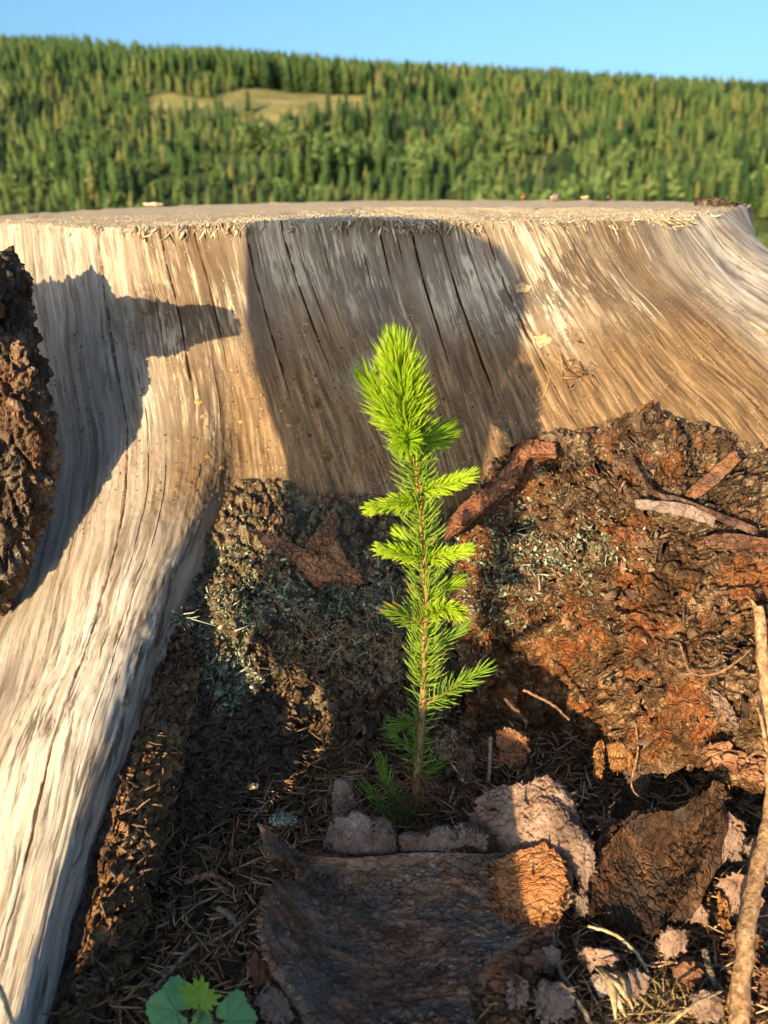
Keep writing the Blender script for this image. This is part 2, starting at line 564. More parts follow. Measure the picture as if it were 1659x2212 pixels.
# cracks follow the grain: (rim px, first row, last row, half width m, depth m)
CRACKS = [(70,0,.5,.0004,.004),(135,0,1.1,.0004,.004),(205,0,8,.0011,.010),(262,0,1.6,.0003,.003),(345,0,2.9,.0008,.009),(300,.4,2.4,.0003,.003),
          (420,0,2.2,.0008,.009),(390,2.0,4.3,.0004,.004),(470,.0,.8,.0003,.003),(532,0,2.6,.0007,.009),(607,0,2.3,.0009,.010),(575,.0,.9,.0004,.004),
          (690,.0,1.0,.0004,.004),(745,0,.7,.0003,.003),(815,0,1.25,.0006,.006),(850,.2,.9,.0004,.004),(882,0,2.2,.0009,.010),(944,0,2.9,.0008,.009),
          (993,0,1.5,.0006,.007),(1040,0,3.2,.0009,.010),(1120,0,.8,.0004,.004),(1197,0,1.9,.0009,.010),(1290,0,.7,.0004,.004),(1418,0,4,.0012,.011),
          (1465,.2,1.4,.0004,.004),(240,2.2,5.5,.0004,.004),(275,3.4,6.2,.0004,.004),(120,3.7,8,.0012,.010),(640,.8,1.9,.0003,.003),(770,.5,2.0,.0003,.004),(1340,.2,1.5,.0003,.003)]
nF = len(COLS)
ucr = [np.interp(c[0], rim_px, np.arange(nF)) for c in CRACKS]
base_u = np.concatenate((np.linspace(0, nF - 1, 620), np.linspace(nF - 1, NC, 90)[1:-1]))
extra = []
for (px, v0, v1, hw, dp), u in zip(CRACKS, ucr):
    mpu = np.linalg.norm(ctrl[min(int(u) + 1, NC - 1)][1] - ctrl[int(u)][1])       # metres per column step
    extra += [u + k * hw / mpu for k in (-2.2, -1.1, -0.5, 0, 0.5, 1.1, 2.2)]
TU = np.sort(np.concatenate((base_u, extra)))
TU = TU[np.concatenate(([True], np.diff(TU) > 1e-5))]
TV = np.concatenate((np.linspace(0, 4.2, 230), np.linspace(4.2, 7, 80)[1:]))
NU, NV = len(TU), len(TV)
# the grain wanders a little sideways
UU, VV = np.meshgrid(TU, TV, indexing='ij')
g0 = bigrid(ctrl, TU, TV, True)
n0 = -gnormals(g0)
if (n0[NU // 3, 20] @ np.array((0, -1, 0))) < 0:
    n0 = -n0
# metres along the rim and down the grain, for the grain texture
seg = np.linalg.norm(np.diff(g0[:, 60], axis=0), axis=1)
U_m = np.concatenate(([0], np.cumsum(seg)))
V_m = np.concatenate(([0], np.cumsum(np.linalg.norm(np.diff(g0[int(NU * .45)], axis=0), axis=1))))
UM, VM = np.meshgrid(U_m, V_m, indexing='ij')
side = 0.0010 * pn(np.stack((UM * 9, VM * 14), -1), 3) + 0.0003 * pn(np.stack((UM * 30, VM * 45), -1), 5)
du = np.gradient(g0, axis=0)
du /= np.linalg.norm(du, axis=-1, keepdims=True) + 1e-12
rim_hold = sstep(0, .25, VV)[..., None]
g1 = g0 + du * side[..., None] * rim_hold
d = 0.0007 * fbm(np.stack((UM * 22, VM * 5), -1), 3, 11)
d += 0.00016 * fbm(np.stack((UM * 160, VM * 9 + 3), -1), 3, 12)
d += 0.00010 * fbm(np.stack((UM * 520, VM * 22 + 7), -1), 2, 13)
d += 0.0030 * fbm(g0 * 16, 3, 14)
low = sstep(2.0, 4.2, VV)
d += low * 0.0006 * fbm(g0 * 260, 3, 15)
crack = np.zeros_like(d)
for (px, v0, v1, hw, dp), u in zip(CRACKS, ucr):
    mpu = np.linalg.norm(ctrl[min(int(u) + 1, NC - 1)][1] - ctrl[int(u)][1])
    ci = np.where(np.abs(TU - u) * mpu < 0.006)[0]
    sl = slice(ci[0], ci[-1] + 1)
    dist, v_ = np.abs(UU[sl] - u) * mpu, VV[sl]
    taper = sstep(v0 - .05, v0 + .15, v_) if v0 > 0 else np.ones_like(v_)
    taper = taper * (1 - sstep(v1 - .7, v1, v_)) if v1 < 8 else taper
    width = hw * 0.7 * (0.75 + 0.5 * pn(np.stack((TV * 3, TV * 0 + u), -1), 21))[None] * np.sqrt(taper + 1e-6)
    crack[sl] = np.maximum(crack[sl], (dist < width * .98) * (taper > .05))
    d[sl] += -dp * taper * np.clip(1 - (dist / (width + 1e-6)) ** 3, 0, 1) + 0.0004 * taper * np.exp(-(dist / (hw * 3)) ** 2)
# knots and dents: (px, py, Y, radius, height)
for kx, ky, kY, kr, kh in ((322,655,.455,.005,.0042),(678,866,.427,.0035,.0022),(705,985,.42,.0028,.0026),(640,905,.428,.002,.0012)):
    c = P(kx, ky, kY)
    dd = np.sqrt(((g1[..., 0] - c[0]) ** 2 + (g1[..., 2] - c[2]) ** 2))
    d += kh * np.exp(-(dd / kr) ** 2) - 0.35 * kh * np.exp(-((dd - kr * 1.3) / (kr * .35)) ** 2) 
d *= sstep(-0.02, 0.10, VV) * 0.85 + 0.15
g2 = g1 + n0 * d[..., None]
# ragged rim: the edge of the cut is not a clean line
rim_j = 0.0016 * fbm(np.stack((U_m * 260, U_m * 0), -1), 4, 41) + 0.0035 * pn(np.stack((U_m * 26, U_m * 0), -1), 42)
g2[:, :, 2] += rim_j[:, None] * (1 - sstep(0, .35, VV))
# where the wood is stained brown near the bark, and where it has silvered
front = (UU < nF - 1)
pxm = np.interp(UU, np.arange(nF), rim_px)
stain = sstep(1.0, 3.4, VV + 0.9 * fbm(np.stack((UM * 14, VM * 6), -1), 3, 51)) * sstep(380, 560, pxm) * front
stain = np.maximum(stain, 0.55 * sstep(2.4, 3.6, VV) * (1 - sstep(4.3, 5.2, VV)) * front)
stain = np.maximum(stain, 1.05 * np.exp(-((pxm - 480) / 95) ** 2 - ((VV - 2.9) / .95) ** 2) * front)
stain = np.maximum(stain, .9 * np.exp(-((pxm - 640) / 80) ** 2 - ((VV - 1.7) / .7) ** 2) * front)
stain = np.maximum(stain, (.30 + .22 * fbm(np.stack((UM * 9, VM * 7), -1), 3, 53)) * front)
stain = stain * (1 - 0.45 * sstep(1300, 1420, pxm))
silver = np.maximum(sstep(3.6, 5.0, VV) * sstep(60, 160, pxm) * (pxm < 500), sstep(1330, 1480, pxm) * 0.8) * front
silver = np.maximum(silver, 0.25 * sstep(440, 560, pxm) * (1 - sstep(1000, 1150, pxm)) * (1 - sstep(.9, 2.4, VV)))
silver = np.maximum(silver, .6 * (1 - sstep(200, 330, pxm)) * front)
stump = empty("tree_stump", (0, 0, 0), label="old weathered grey-brown tree stump with sawn top and spreading roots, filling the picture", cat="tree stump")
M_WOOD, M_CUT = mat_wood(), mat_cut()
mesh("wood", g2.reshape(-1, 3), gfaces(NU, NV, True)[:, ::-1], M_WOOD, stump, uv=np.stack((UM, VM), -1),
     attrs={"stain": stain.ravel(), "silver": silver.ravel(), "crack": crack.ravel()})
# sawn top: rings from the rim inwards, at a step below the rim so fibres overhang
rim = g2[:, 0]
cen = np.array((CX, CY + .02, 0.2665))
ks = np.concatenate((np.linspace(1.0, .86, 22), np.linspace(.86, 0.0, 16)[1:]))
top = cen + (rim[:, None] - cen) * ks[None, :, None]
zz = cen[2] + (rim[:, None, 2] - rim_j[:, None] - cen[2]) * ks[None]
top[..., 2] = zz + 0.0016 * fbm(top * np.array((300, 300, 0)), 3, 61) + 0.0018 * fbm(top * np.array((22, 60, 0)), 3, 62)
top[:, 0] = rim
mesh("sawn_top", top.reshape(-1, 3), gfaces(NU, len(ks), True), M_CUT, stump)
# ------------------------------------------------------------------ hillside and forest
PY_ = [-3000, -60, 0, 4, 12, 40, 100, 180, 250, 300, 400, 470, 490, 545, 620, 700, 770, 850, 1100, 3000]
PZ_ = [-400, -1.2, -.35, -.6, -1.6, -7, -24, -34, -29, -16, 9, 27, 33, 52, 72, 90, 101, 100, 70, -50]
def hill_z(x, y):
    x, y = np.asarray(x, float), np.asarray(y, float)
    z = np.interp(y, PY_, PZ_)
    lean = np.clip(0.90 - 0.21 * (x / (0.5 * np.maximum(y, 60))), .6, 1.3)
    z = np.where(z > 0, z * lean * .95, z)
    a = np.stack((x, y), -1)
    return z + 5 * fbm(a / 160.0, 3, 81) * sstep(200, 330, y) + 1.2 * fbm(a / 30.0, 2, 83) * sstep(30, 200, y)
tx, ty = spread_(150, 420, 2600), np.concatenate((np.linspace(-2500, -100, 14), np.linspace(-60, 130, 40), np.linspace(140, 900, 190), np.linspace(940, 2600, 24)))
HX, HY = np.meshgrid(tx, ty, indexing='ij')
s = NT("meadow_slope")
n1 = s.noise(s.obj(), 0.035, 5, 0.6)
n2 = s.noise(s.obj(), 0.4, 4, 0.6)
c = s.ramp(n1, [(0.36, (0.12, 0.135, 0.045)), (0.5, (0.24, 0.205, 0.080)), (0.64, (0.36, 0.28, 0.125))])
c = s.mix(s.ramp(n2, [(0.4, 0.5), (0.6, 0.0)]), c, (0.08, 0.10, 0.03))
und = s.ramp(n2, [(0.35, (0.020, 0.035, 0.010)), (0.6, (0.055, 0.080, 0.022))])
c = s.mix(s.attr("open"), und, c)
M_MEADOW = s.done(c, 0.95)
_r, _c = (lambda d: (1106 - FPX * (HY * math.sin(PITCH) + (hill_z(HX, HY) - CAM_H) * math.cos(PITCH)) / d, 829.5 + FPX * HX / d))(np.maximum(HY * math.cos(PITCH) - (hill_z(HX, HY) - CAM_H) * math.sin(PITCH), 1))
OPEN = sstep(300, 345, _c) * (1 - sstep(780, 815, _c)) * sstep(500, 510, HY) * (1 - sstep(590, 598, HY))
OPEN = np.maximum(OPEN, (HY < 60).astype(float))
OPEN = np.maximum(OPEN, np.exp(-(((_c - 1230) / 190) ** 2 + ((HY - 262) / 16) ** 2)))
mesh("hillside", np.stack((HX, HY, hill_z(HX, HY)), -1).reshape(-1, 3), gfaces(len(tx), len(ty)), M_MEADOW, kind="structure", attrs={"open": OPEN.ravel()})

def mat_tree(name, stops, trans=0.15):
    s = NT(name)
    oi = s.n("ShaderNodeObjectInfo")
    f = s.math('ADD', s.attr("tint"), s.math('MULTIPLY', oi.outputs["Random"], 0.55))
    f = s.math('FRACT', f)
    col = s.ramp(f, stops)
    m = s.done(col, 0.8)
    s.translucent(col, trans)
    return m
M_SPRUCE = mat_tree("spruce_foliage", [(0.0, (0.014, 0.034, 0.015)), (0.25, (0.030, 0.068, 0.020)), (0.5, (0.060, 0.108, 0.030)), (0.75, (0.108, 0.150, 0.040)), (0.92, (0.155, 0.158, 0.054)), (1.0, (0.04, 0.085, 0.022))])
M_BROAD = mat_tree("broadleaf_foliage", [(0.0, (0.085, 0.145, 0.045)), (0.5, (0.135, 0.195, 0.065)), (1.0, (0.10, 0.165, 0.05))], 0.25)
M_TRUNK = mat_tint("grey_trunk", [(0.0, (0.16, 0.13, 0.10)), (1.0, (0.22, 0.18, 0.14))], 0.9, 8)

def spruce_tmpl(tiers, sides, seed, boughs=0):
    """crown of a spruce of height 1: ragged drooping skirts of boughs, one above the other"""
    r = np.random.default_rng(seed)
    V, F = [], []
    for L in range(tiers):
        t = L / tiers
        z0 = 0.08 + 0.90 * t
        R = 0.20 * (1 - t) ** 0.85 + 0.012
        top = min(1.02, z0 + (1.55 if L < tiers - 1 else 1.2) * 0.92 / tiers)
        i = len(V)
        V.append((r.normal(0, .006), r.normal(0, .006), top))
        a0 = r.uniform(0, 6.28)
        for k in range(sides):
            a = a0 + 6.283 * (k + r.uniform(-.3, .3)) / sides
            rr = R * (r.uniform(.85, 1.2) if k % 2 == 0 else r.uniform(.45, .7))
            V.append((math.cos(a) * rr, math.sin(a) * rr, z0 + (r.uniform(-.05, 0) if k % 2 == 0 else r.uniform(.0, .04)) * (1.2 - t)))
        F += [(i, i + 1 + k, i + 1 + (k + 1) % sides) for k in range(sides)]
    for b in range(boughs):
        t = r.uniform(0, .92)
        z, a = 0.10 + 0.88 * t, r.uniform(0, 6.28)
        R = (0.20 * (1 - t) ** 0.85 + .012) * r.uniform(.9, 1.3)
        c, s_ = math.cos(a), math.sin(a)
        w = R * .22
        i = len(V)
        V += [(c * R * .3, s_ * R * .3, z + .03), (c * R * .7 - s_ * w, s_ * R * .7 + c * w, z), (c * R, s_ * R, z - .03), (c * R * .7 + s_ * w, s_ * R * .7 - c * w, z)]
        F += [(i, i + 1, i + 2), (i, i + 2, i + 3)]
    return np.array(V), np.array(F)

def broad_tmpl(n, seed):
    """rounded crown of height 1 made of leaf clumps spread through its volume"""
    r = np.random.default_rng(seed)
    p = r.normal(size=(n, 3))
    p /= np.linalg.norm(p, axis=1, keepdims=True)
    rad = r.uniform(.45, 1.0, n) * (1 + .55 * pn(p * 2.2 + seed, 3))
    p = p * rad[:, None] * np.array((.30, .30, .42)) + np.array((0, 0, .57))
    d = r.normal(size=(n, 3))
    M = frames(d) * r.uniform(.035, .085, n)[:, None, None]
    tv = np.array([(-1, -.6, 0), (0, -1, .3), (1, -.4, 0), (.8, .8, .2), (-.3, 1, -.2), (0, 0, .35)])
    tf = np.array([(0, 1, 5), (1, 2, 5), (2, 3, 5), (3, 4, 5), (4, 0, 5)])
    v, f, _ = batch(tv, tf, M, p)
    return v, f

rt = np.random.default_rng(21)
def row_of(x, y, z):
    dz, d = z - CAM_H, y
    dep = d * math.cos(PITCH) - dz * math.sin(PITCH)
    return 1106 - FPX * (d * math.sin(PITCH) + dz * math.cos(PITCH)) / dep, 829.5 + FPX * x / dep
pts = []
cell = {}
for it in range(75000):
    y = math.sqrt(rt.uniform(140 ** 2, 830 ** 2))
    x = rt.uniform(-.60, .60) * y
    sp = 3.7 + 0.0018 * y
    k = (int(x // sp), int(y // sp))
    if any((k[0] + i, k[1] + j) in cell and (cell[(k[0] + i, k[1] + j)][0] - x) ** 2 + (cell[(k[0] + i, k[1] + j)][1] - y) ** 2 < sp * sp for i in (-1, 0, 1) for j in (-1, 0, 1)):
        continue
    cell[k] = (x, y)
    pts.append((x, y))
    if len(pts) > 14000: break
pts = np.array(pts)
gz = hill_z(pts[:, 0], pts[:, 1])
rb, cb = row_of(pts[:, 0], pts[:, 1], gz)
X_, Y_ = pts[:, 0], pts[:, 1]
cl = (cb > 470) & (cb < 785) & (Y_ > 524 - (cb - 470) * .03) & (Y_ < 592 - np.clip(560 - cb, 0, 90) * .5)
cl |= (cb > 320) & (cb < 600) & (Y_ > 517 - (cb - 320) * .01) & (Y_ < 540)
cl |= (((cb - 470) / 95) ** 2 + ((Y_ - 402) / 12) ** 2 < 1)
cl |= (((cb - 1230) / 190) ** 2 + ((Y_ - 262) / 16) ** 2 < 1)
cl |= (pn(pts / 22.0, 101) > .34) & (Y_ < 560)
cl |= rt.uniform(size=len(pts)) < 0.08
hgt = rt.uniform(4.5, 12.5, len(pts)) * (0.75 + 0.75 * sstep(-.1, .4, pn(pts / 50.0, 91)))
hgt = np.where(Y_ > 592, rt.uniform(11.5, 18.5, len(pts)), hgt)                     # old forest above the clearing
hgt = np.where((Y_ > 592) & (Y_ < 640) & (cb > 330) & (cb < 800), rt.uniform(18, 22, len(pts)), hgt)
hgt = np.where((Y_ < 592) & (Y_ > 380) & (cb < 520), rt.uniform(6.5, 11.5, len(pts)), hgt)
rtop, _ = row_of(X_, Y_, gz + hgt)
vis = (~cl) & (rtop < np.where(cb > 1540, 600, 445))
pts, gz, hgt, rtop, rb, cb = pts[vis], gz[vis], hgt[vis], rtop[vis], rb[vis], cb[vis]
broad = (pn(pts / 28.0, 95) > .08) & (pts[:, 1] < 460) & (rt.uniform(size=len(pts)) < .65)
app = (rb - rtop)
shown = (cb > -20) & (cb < 1680) & (rtop < np.where(cb > 1560, 540, 405))
order = [i for i in np.argsort(-app) if shown[i]]
lone = []
ind_s = [i for i in order if not broad[i]][:300]
ind_b = [i for i in order if broad[i]][:180]
T_S = [spruce_tmpl(8, 10, 40 + k, 60) for k in range(6)]
T_B = [broad_tmpl(220, 60 + k) for k in range(4)]
tv, tq, tt = tube([(0, 0, -.05), (0, 0, .35), (0, 0, .9)], [.016, .011, .003], 6)
trunk_me = None
def tree_proto(name, tmpl, mat):
    root = bpy.data.objects.new(name, None)
    v, f = tmpl
    crown = bpy.data.objects.new("crown", mesh("crown", v, f, mat, None, smooth=False, attrs={"tint": np.full(len(v), rt.uniform(0, .45))}).data)
    bpy.data.objects.remove(bpy.data.objects[[o.name for o in COL.objects if o.data == crown.data][0]])
    return crown.data
crown_s = [tree_proto("spruce", t, M_SPRUCE) for t in T_S]
crown_b = [tree_proto("tree", t, M_BROAD) for t in T_B]
trunk_o = mesh("trunk", tv, [tq, tt], M_TRUNK, attrs={"tint": np.zeros(len(tv))})
trunk_me = trunk_o.data
bpy.data.objects.remove(trunk_o)
def plant(name, i, crown_me, label, cat, group=None, w=1.0, h=None):
    t = bpy.data.objects.new(name, None)
    link(t, label=label, cat=cat, group=group)
    hh = h or hgt[i]
    t.location = (pts[i, 0], pts[i, 1], gz[i] - .2) if isinstance(i, (int, np.integer)) else i
    t.scale = (hh * w, hh * w, hh)
    t.rotation_euler = (0, 0, rt.uniform(0, 6.28))
    for nm, me in (("crown", crown_me), ("trunk", trunk_me)):
        o = bpy.data.objects.new(nm, me)
        link(o, t)
    return t
ZONES = [(140, "above the bark plate"), (330, "above the outer left rim"), (520, "above the bark tongue shadow"), (700, "left of the seedling tip"), (880, "above the seedling tip"),
         (1040, "right of the seedling tip"), (1180, "next to the bare grey snag"), (1340, "above the crumbs on the rim"), (1520, "above the right rim"), (9999, "beyond the stump's right end")]
def zone_word(i): return next(w for lim, w in ZONES if cb[i] < lim)
def size_word(i): return "tall" if app[i] > a_hi else "mid-sized" if app[i] > a_lo else "small"
a_lo, a_hi = np.percentile(app[ind_s], (33, 67))
for i in ind_s:
    plant("spruce_tree", i, crown_s[rt.integers(6)], f"{size_word(i)} blurred spruce on the hillside, {zone_word(i)}", "tree", f"{size_word(i)} spruces on the far hillside, {zone_word(i)}", rt.uniform(.95, 1.35))
for i in ind_b:
    plant("broadleaf_tree", i, crown_b[rt.integers(4)], f"rounded pale green broadleaf tree on the hillside, {zone_word(i)}", "tree", f"broadleaf trees on the far hillside, {zone_word(i)}", rt.uniform(.85, 1.5), hgt[i] * rt.uniform(.6, 1.0))
def ray_to_hill(px, py):
    for Y in np.linspace(150, 800, 1300):
        p = P(px, py, Y)
        if hill_z(p[0], p[1]) > p[2]: return p
    return P(px, py, 600)
for px, py, h, lab in ((467, 240, 13, "lone dark spruce at the left end of the yellow clearing"), (537, 243, 14, "slender spruce standing alone in front of the yellow clearing"),
                       (505, 252, 8, "small young spruce between the two lone spruces at the clearing")):
    p = ray_to_hill(px, py)
    plant("spruce_tree", (p[0], p[1], p[2] - .3), crown_s[rt.integers(6)], lab, "tree", None, 1.0, h)
# dead grey snags
for px, py, top_, lab in ((1166, 432, 330, "bare grey dead snag on the lower slope near the right"), (450, 205, 172, "pale bare trunk standing at the left edge of the clearing"), (712, 218, 186, "thin pale snag at the right end of the clearing")):
    p = ray_to_hill(px, py)
    t_ = P(px, top_, p[1])
    hh = t_[2] - p[2]
    S_ = Soup()
    v, q, t3 = tube(smooth_path([(0, 0, -.5), (.1, 0, hh * .5), (0, .1, hh)], 8), np.linspace(.35, .06, 8), 6)
    S_.add(v, q, t3)
    for k in range(9):
        z = hh * rt.uniform(.3, .95); a = rt.uniform(0, 6.28); L = rt.uniform(.5, 1.6)
        v, q, t3 = tube([(0, 0, z), (math.cos(a) * L, math.sin(a) * L, z - L * .2)], [.06, .02], 4)
        S_.add(v, q, t3)
    o = S_.build("dead_tree", M_TRUNK, label=lab, cat="tree")
    o.location = p
# everything farther: one forest
rest = np.array([i for i in range(len(pts)) if i not in set(ind_s) | set(ind_b)])
T_F = [spruce_tmpl(5, 8, 140 + k, 8) for k in range(5)]
SV, SF, SA, off = [], [], [], 0
which = rt.integers(0, 5, len(rest))
for k in range(5):
    idx = rest[which == k]
    v, f = T_F[k]
    h = hgt[idx]
    th = rt.uniform(0, 6.28, len(idx))
    w = rt.uniform(1.0, 1.7, len(idx)) * h * np.where(h > 18, .75, 1)
    M = np.zeros((len(idx), 3, 3))
    M[:, 0, 0] = np.cos(th) * w; M[:, 0, 1] = -np.sin(th) * w; M[:, 1, 0] = np.sin(th) * w; M[:, 1, 1] = np.cos(th) * w; M[:, 2, 2] = h
    vv, ff, ci = batch(v, f, M, np.stack((pts[idx, 0], pts[idx, 1], gz[idx] - .2), -1))
    SV.append(vv); SF.append(ff + off); off += len(vv)
    SA.append(np.clip(.32 + .95 * pn(pts[idx] / 60.0, 97) + .45 * pn(pts[idx] / 18.0, 98) + rt.uniform(-.22, .30, len(idx)) - .55 * ((pts[idx, 1] > 575) & (cb[idx] < 800)), 0, .93)[ci])
mesh("distant_forest", np.concatenate(SV), np.concatenate(SF), M_SPRUCE, smooth=False, attrs={"tint": np.concatenate(SA)}, kind="stuff",
     label="dense spruce forest covering the far hillside up to the ridge", cat="forest")
# ------------------------------------------------------------------ bark
def flaky(p, f, seed, warp=0.35, aniso=None):
    """crumbly plates with cracks between them, about 0..1.5"""
    q = p * f if aniso is None else p * f * np.asarray(aniso)
    q = q + warp * np.stack((fbm(q * 1.3, 2, seed + 1), fbm(q * 1.3 + 9, 2, seed + 2), fbm(q * 1.3 + 5, 2, seed + 3)), -1)
    a, b, c = worley(q, seed)
    return sstep(0.0, 0.22, b - a) * (0.45 + 0.9 * c)

def terr(x, k):
    """stepped layers"""
    y = x * k
    i = np.floor(y)
    return (i + sstep(0.25, 0.75, y - i)) / k

def slab(name, pts, res, thick, mat, parent=None, edge=0.12, disp=None, seed=0, bottom=True, edge_freq=3.0, back_mat=None, edge_thin=0.35, **tags):
    """a sheet of bark from a grid of points: ragged edges, displaced face, its own thickness"""
    pts = np.asarray(pts, float)
    nu, nv = res
    a, b = pts.shape[0] - 1, pts.shape[1] - 1
    su, sv = np.linspace(0, 1, nu), np.linspace(0, 1, nv)
    S, T = np.meshgrid(su, sv, indexing='ij')
    def jag(t, sd):
        q = np.stack((t * edge_freq, t * 0), -1)
        return np.clip(0.5 + 0.9 * fbm(q, 5, sd, 0.62), 0, 1.6) * edge
    if np.isscalar(edge) and edge > 0:
        l, r_ = jag(sv + 3 + seed, seed + 1), jag(sv + 11 + seed, seed + 2)
        t_, b_ = jag(su + 21 + seed, seed + 3), jag(su + 31 + seed, seed + 4)
        S = l[None] / a + S * (1 - (l + r_)[None] / a)
        T = t_[:, None] / b + T * (1 - (t_ + b_)[:, None] / b)
    # bicubic at scattered parameters: sample a fine regular grid, then look it up bilinearly
    fu, fv = 8 * a + 1, 8 * b + 1
    fine = bigrid(pts, np.linspace(0, a, fu), np.linspace(0, b, fv))
    x, y = np.clip(S, 0, 1) * (fu - 1), np.clip(T, 0, 1) * (fv - 1)
    i, j = np.clip(x.astype(int), 0, fu - 2), np.clip(y.astype(int), 0, fv - 2)
    fx, fy = (x - i)[..., None], (y - j)[..., None]
    g = fine[i, j] * (1 - fx) * (1 - fy) + fine[i + 1, j] * fx * (1 - fy) + fine[i, j + 1] * (1 - fx) * fy + fine[i + 1, j + 1] * fx * fy
    n = gnormals(g)
    if (n[nu // 2, nv // 2] @ (np.array((0, 0, CAM_H)) - g[nu // 2, nv // 2])) < 0:
        n = -n
    es = np.minimum(np.minimum(np.arange(nu), np.arange(nu)[::-1])[:, None] / (nu * .5), np.minimum(np.arange(nv), np.arange(nv)[::-1])[None] / (nv * .5))
    er = sstep(0, 0.16, es)
    dd = disp(g) if disp is not None else 0 * es
    tv = g + n * (dd * (0.45 + 0.55 * er))[..., None]
    F = gfaces(nu, nv)
    if (np.cross(tv[nu//2+1, nv//2] - tv[nu//2, nv//2], tv[nu//2, nv//2+1] - tv[nu//2, nv//2]) @ n[nu//2, nv//2]) < 0:
        F = F[:, ::-1]
    V, FF = [tv.reshape(-1, 3)], [F]
    if bottom:
        ring0 = np.concatenate((np.arange(nu) * nv, (nu - 1) * nv + np.arange(1, nv), (np.arange(nu - 1)[::-1]) * nv + nv - 1, np.arange(1, nv - 1)[::-1]))
        th = thick * (edge_thin + (1 - edge_thin) * er) * (1 + 0.35 * pn(g * 120, seed + 9))
        bv = g - n * th[..., None]
        N = nu * nv
        V.append(bv.reshape(-1, 3)[ring0])
        N2 = len(ring0)
        # ragged rim wall in layers
        ring = ring0
        A, B = V[0][ring], V[1]
        cen = g.reshape(-1, 3).mean(0)
        lay = [A]
        off = N + N2
        m = len(ring)
        idx = [ring]
        for k, f in enumerate((0.33, 0.66)):
            w = A * (1 - f) + B * f
            out = w - cen
            out /= np.linalg.norm(out, axis=1, keepdims=True) + 1e-9
            w = w + out * (thick * 0.45 * fbm(w * 350 + k * 7, 3, seed + 20 + k))[:, None]
            V.append(w)
            idx.append(off + np.arange(m))
            off += m
        idx.append(N + np.arange(N2))
        for k in range(3):
            p, q = idx[k], idx[k + 1]
            FF.append(np.stack((p, q, np.roll(q, -1), np.roll(p, -1)), -1))
        cu, cv = np.unique(np.append(np.arange(0, nu, 5), nu - 1)), np.unique(np.append(np.arange(0, nv, 5), nv - 1))
        V.append(bv[np.ix_(cu, cv)].reshape(-1, 3))
        FF.append(gfaces(len(cu), len(cv))[:, ::-1] + off)
    verts = np.concatenate(V)
    o = mesh(name, verts, np.concatenate(FF), mat, parent, **tags)
    return o

def grid(f, rows):
    return [[f(*q) for q in r] for r in rows]

M_MOUND = mat_bark("rotting_bark", (0.016, 0.010, 0.007), (0.095, 0.056, 0.033), (0.36, 0.255, 0.16), (0.27, 0.10, 0.038), 1.0, 0.6, bump=0.0024, byz=(.06, .15, (1.22, 1.06, .88), (.85, .87, .90)), fleck=(0.42, 0.36, 0.28))
M_MOUND_L = mat_bark("dark_lichened_bark", (0.040, 0.025, 0.016), (0.155, 0.100, 0.062), (0.33, 0.235, 0.155), (0.27, 0.26, 0.175), 1.1, 0.45, bump=0.0018, fleck=(0.42, 0.43, 0.36))
M_STRIP = mat_bark("flaky_orange_bark", (0.045, 0.024, 0.014), (0.15, 0.082, 0.038), (0.30, 0.185, 0.095), (0.06, 0.033, 0.028), 1.0, 0.6, gain=1.8, bump=.002)
M_PLUM = mat_bark("dark_plum_bark", (0.025, 0.014, 0.011), (0.075, 0.043, 0.033), (0.16, 0.10, 0.075), None, 1.0, gain=1.5)
M_PLATE = mat_bark("thick_scaly_bark", (0.022, 0.014, 0.010), (0.115, 0.082, 0.060), (0.34, 0.285, 0.235), (0.22, 0.10, 0.05), 0.9, 0.45, bump=0.0024, grain=(1, 1, .5))

def mound_disp(f1, a1, f2, a2, seed, lay=0.0):
    def fn(p):
        d = a1 * (flaky(p, f1, seed) - 0.6) + a2 * (flaky(p, f2, seed + 5) - 0.6)
        d = d + a1 * 1.1 * fbm(p * f1 * 0.45, 3, seed + 8) + a2 * 0.5 * fbm(p * f2 * 1.8, 3, seed + 9)
        if lay:
            d = d + lay * terr(fbm(p * np.array((60, 60, 90)), 3, seed + 12), 5)
        return d
    return fn

RIGHT = [
 [(965,1150,.398),(968,1230,.390),(975,1330,.38),(990,1430,.371),(1000,1540,.36),(1000,1650,.352)],
 [(1040,1040,.402),(1050,1140,.383),(1060,1250,.371),(1075,1360,.368),(1085,1460,.374),(1095,1640,.362)],
 [(1130,955,.41),(1140,1060,.385),(1150,1180,.366),(1165,1290,.355),(1190,1400,.374),(1210,1640,.362)],
 [(1240,925,.412),(1255,1040,.378),(1260,1170,.353),(1270,1310,.336),(1280,1420,.338),(1295,1640,.348)],
 [(1330,905,.410),(1345,1020,.372),(1355,1160,.344),(1360,1310,.322),(1360,1450,.308),(1345,1650,.302)],
 [(1410,885,.408),(1440,1000,.368),(1450,1150,.338),(1455,1310,.315),(1445,1460,.298),(1415,1680,.288)],
 [(1560,930,.41),(1590,1050,.368),(1610,1180,.336),(1615,1330,.309),(1600,1480,.289),(1560,1690,.274)],
 [(1700,1000,.405),(1740,1110,.365),(1760,1250,.33),(1760,1400,.30),(1750,1550,.28),(1720,1750,.26)],
 [(1950,1100,.40),(1980,1220,.36),(1990,1350,.325),(1990,1500,.295),(1980,1650,.275),(1950,1850,.255)],
 [(2250,1250,.39),(2280,1350,.355),(2290,1480,.32),(2290,1600,.29),(2280,1750,.27),(2250,1950,.25)]]
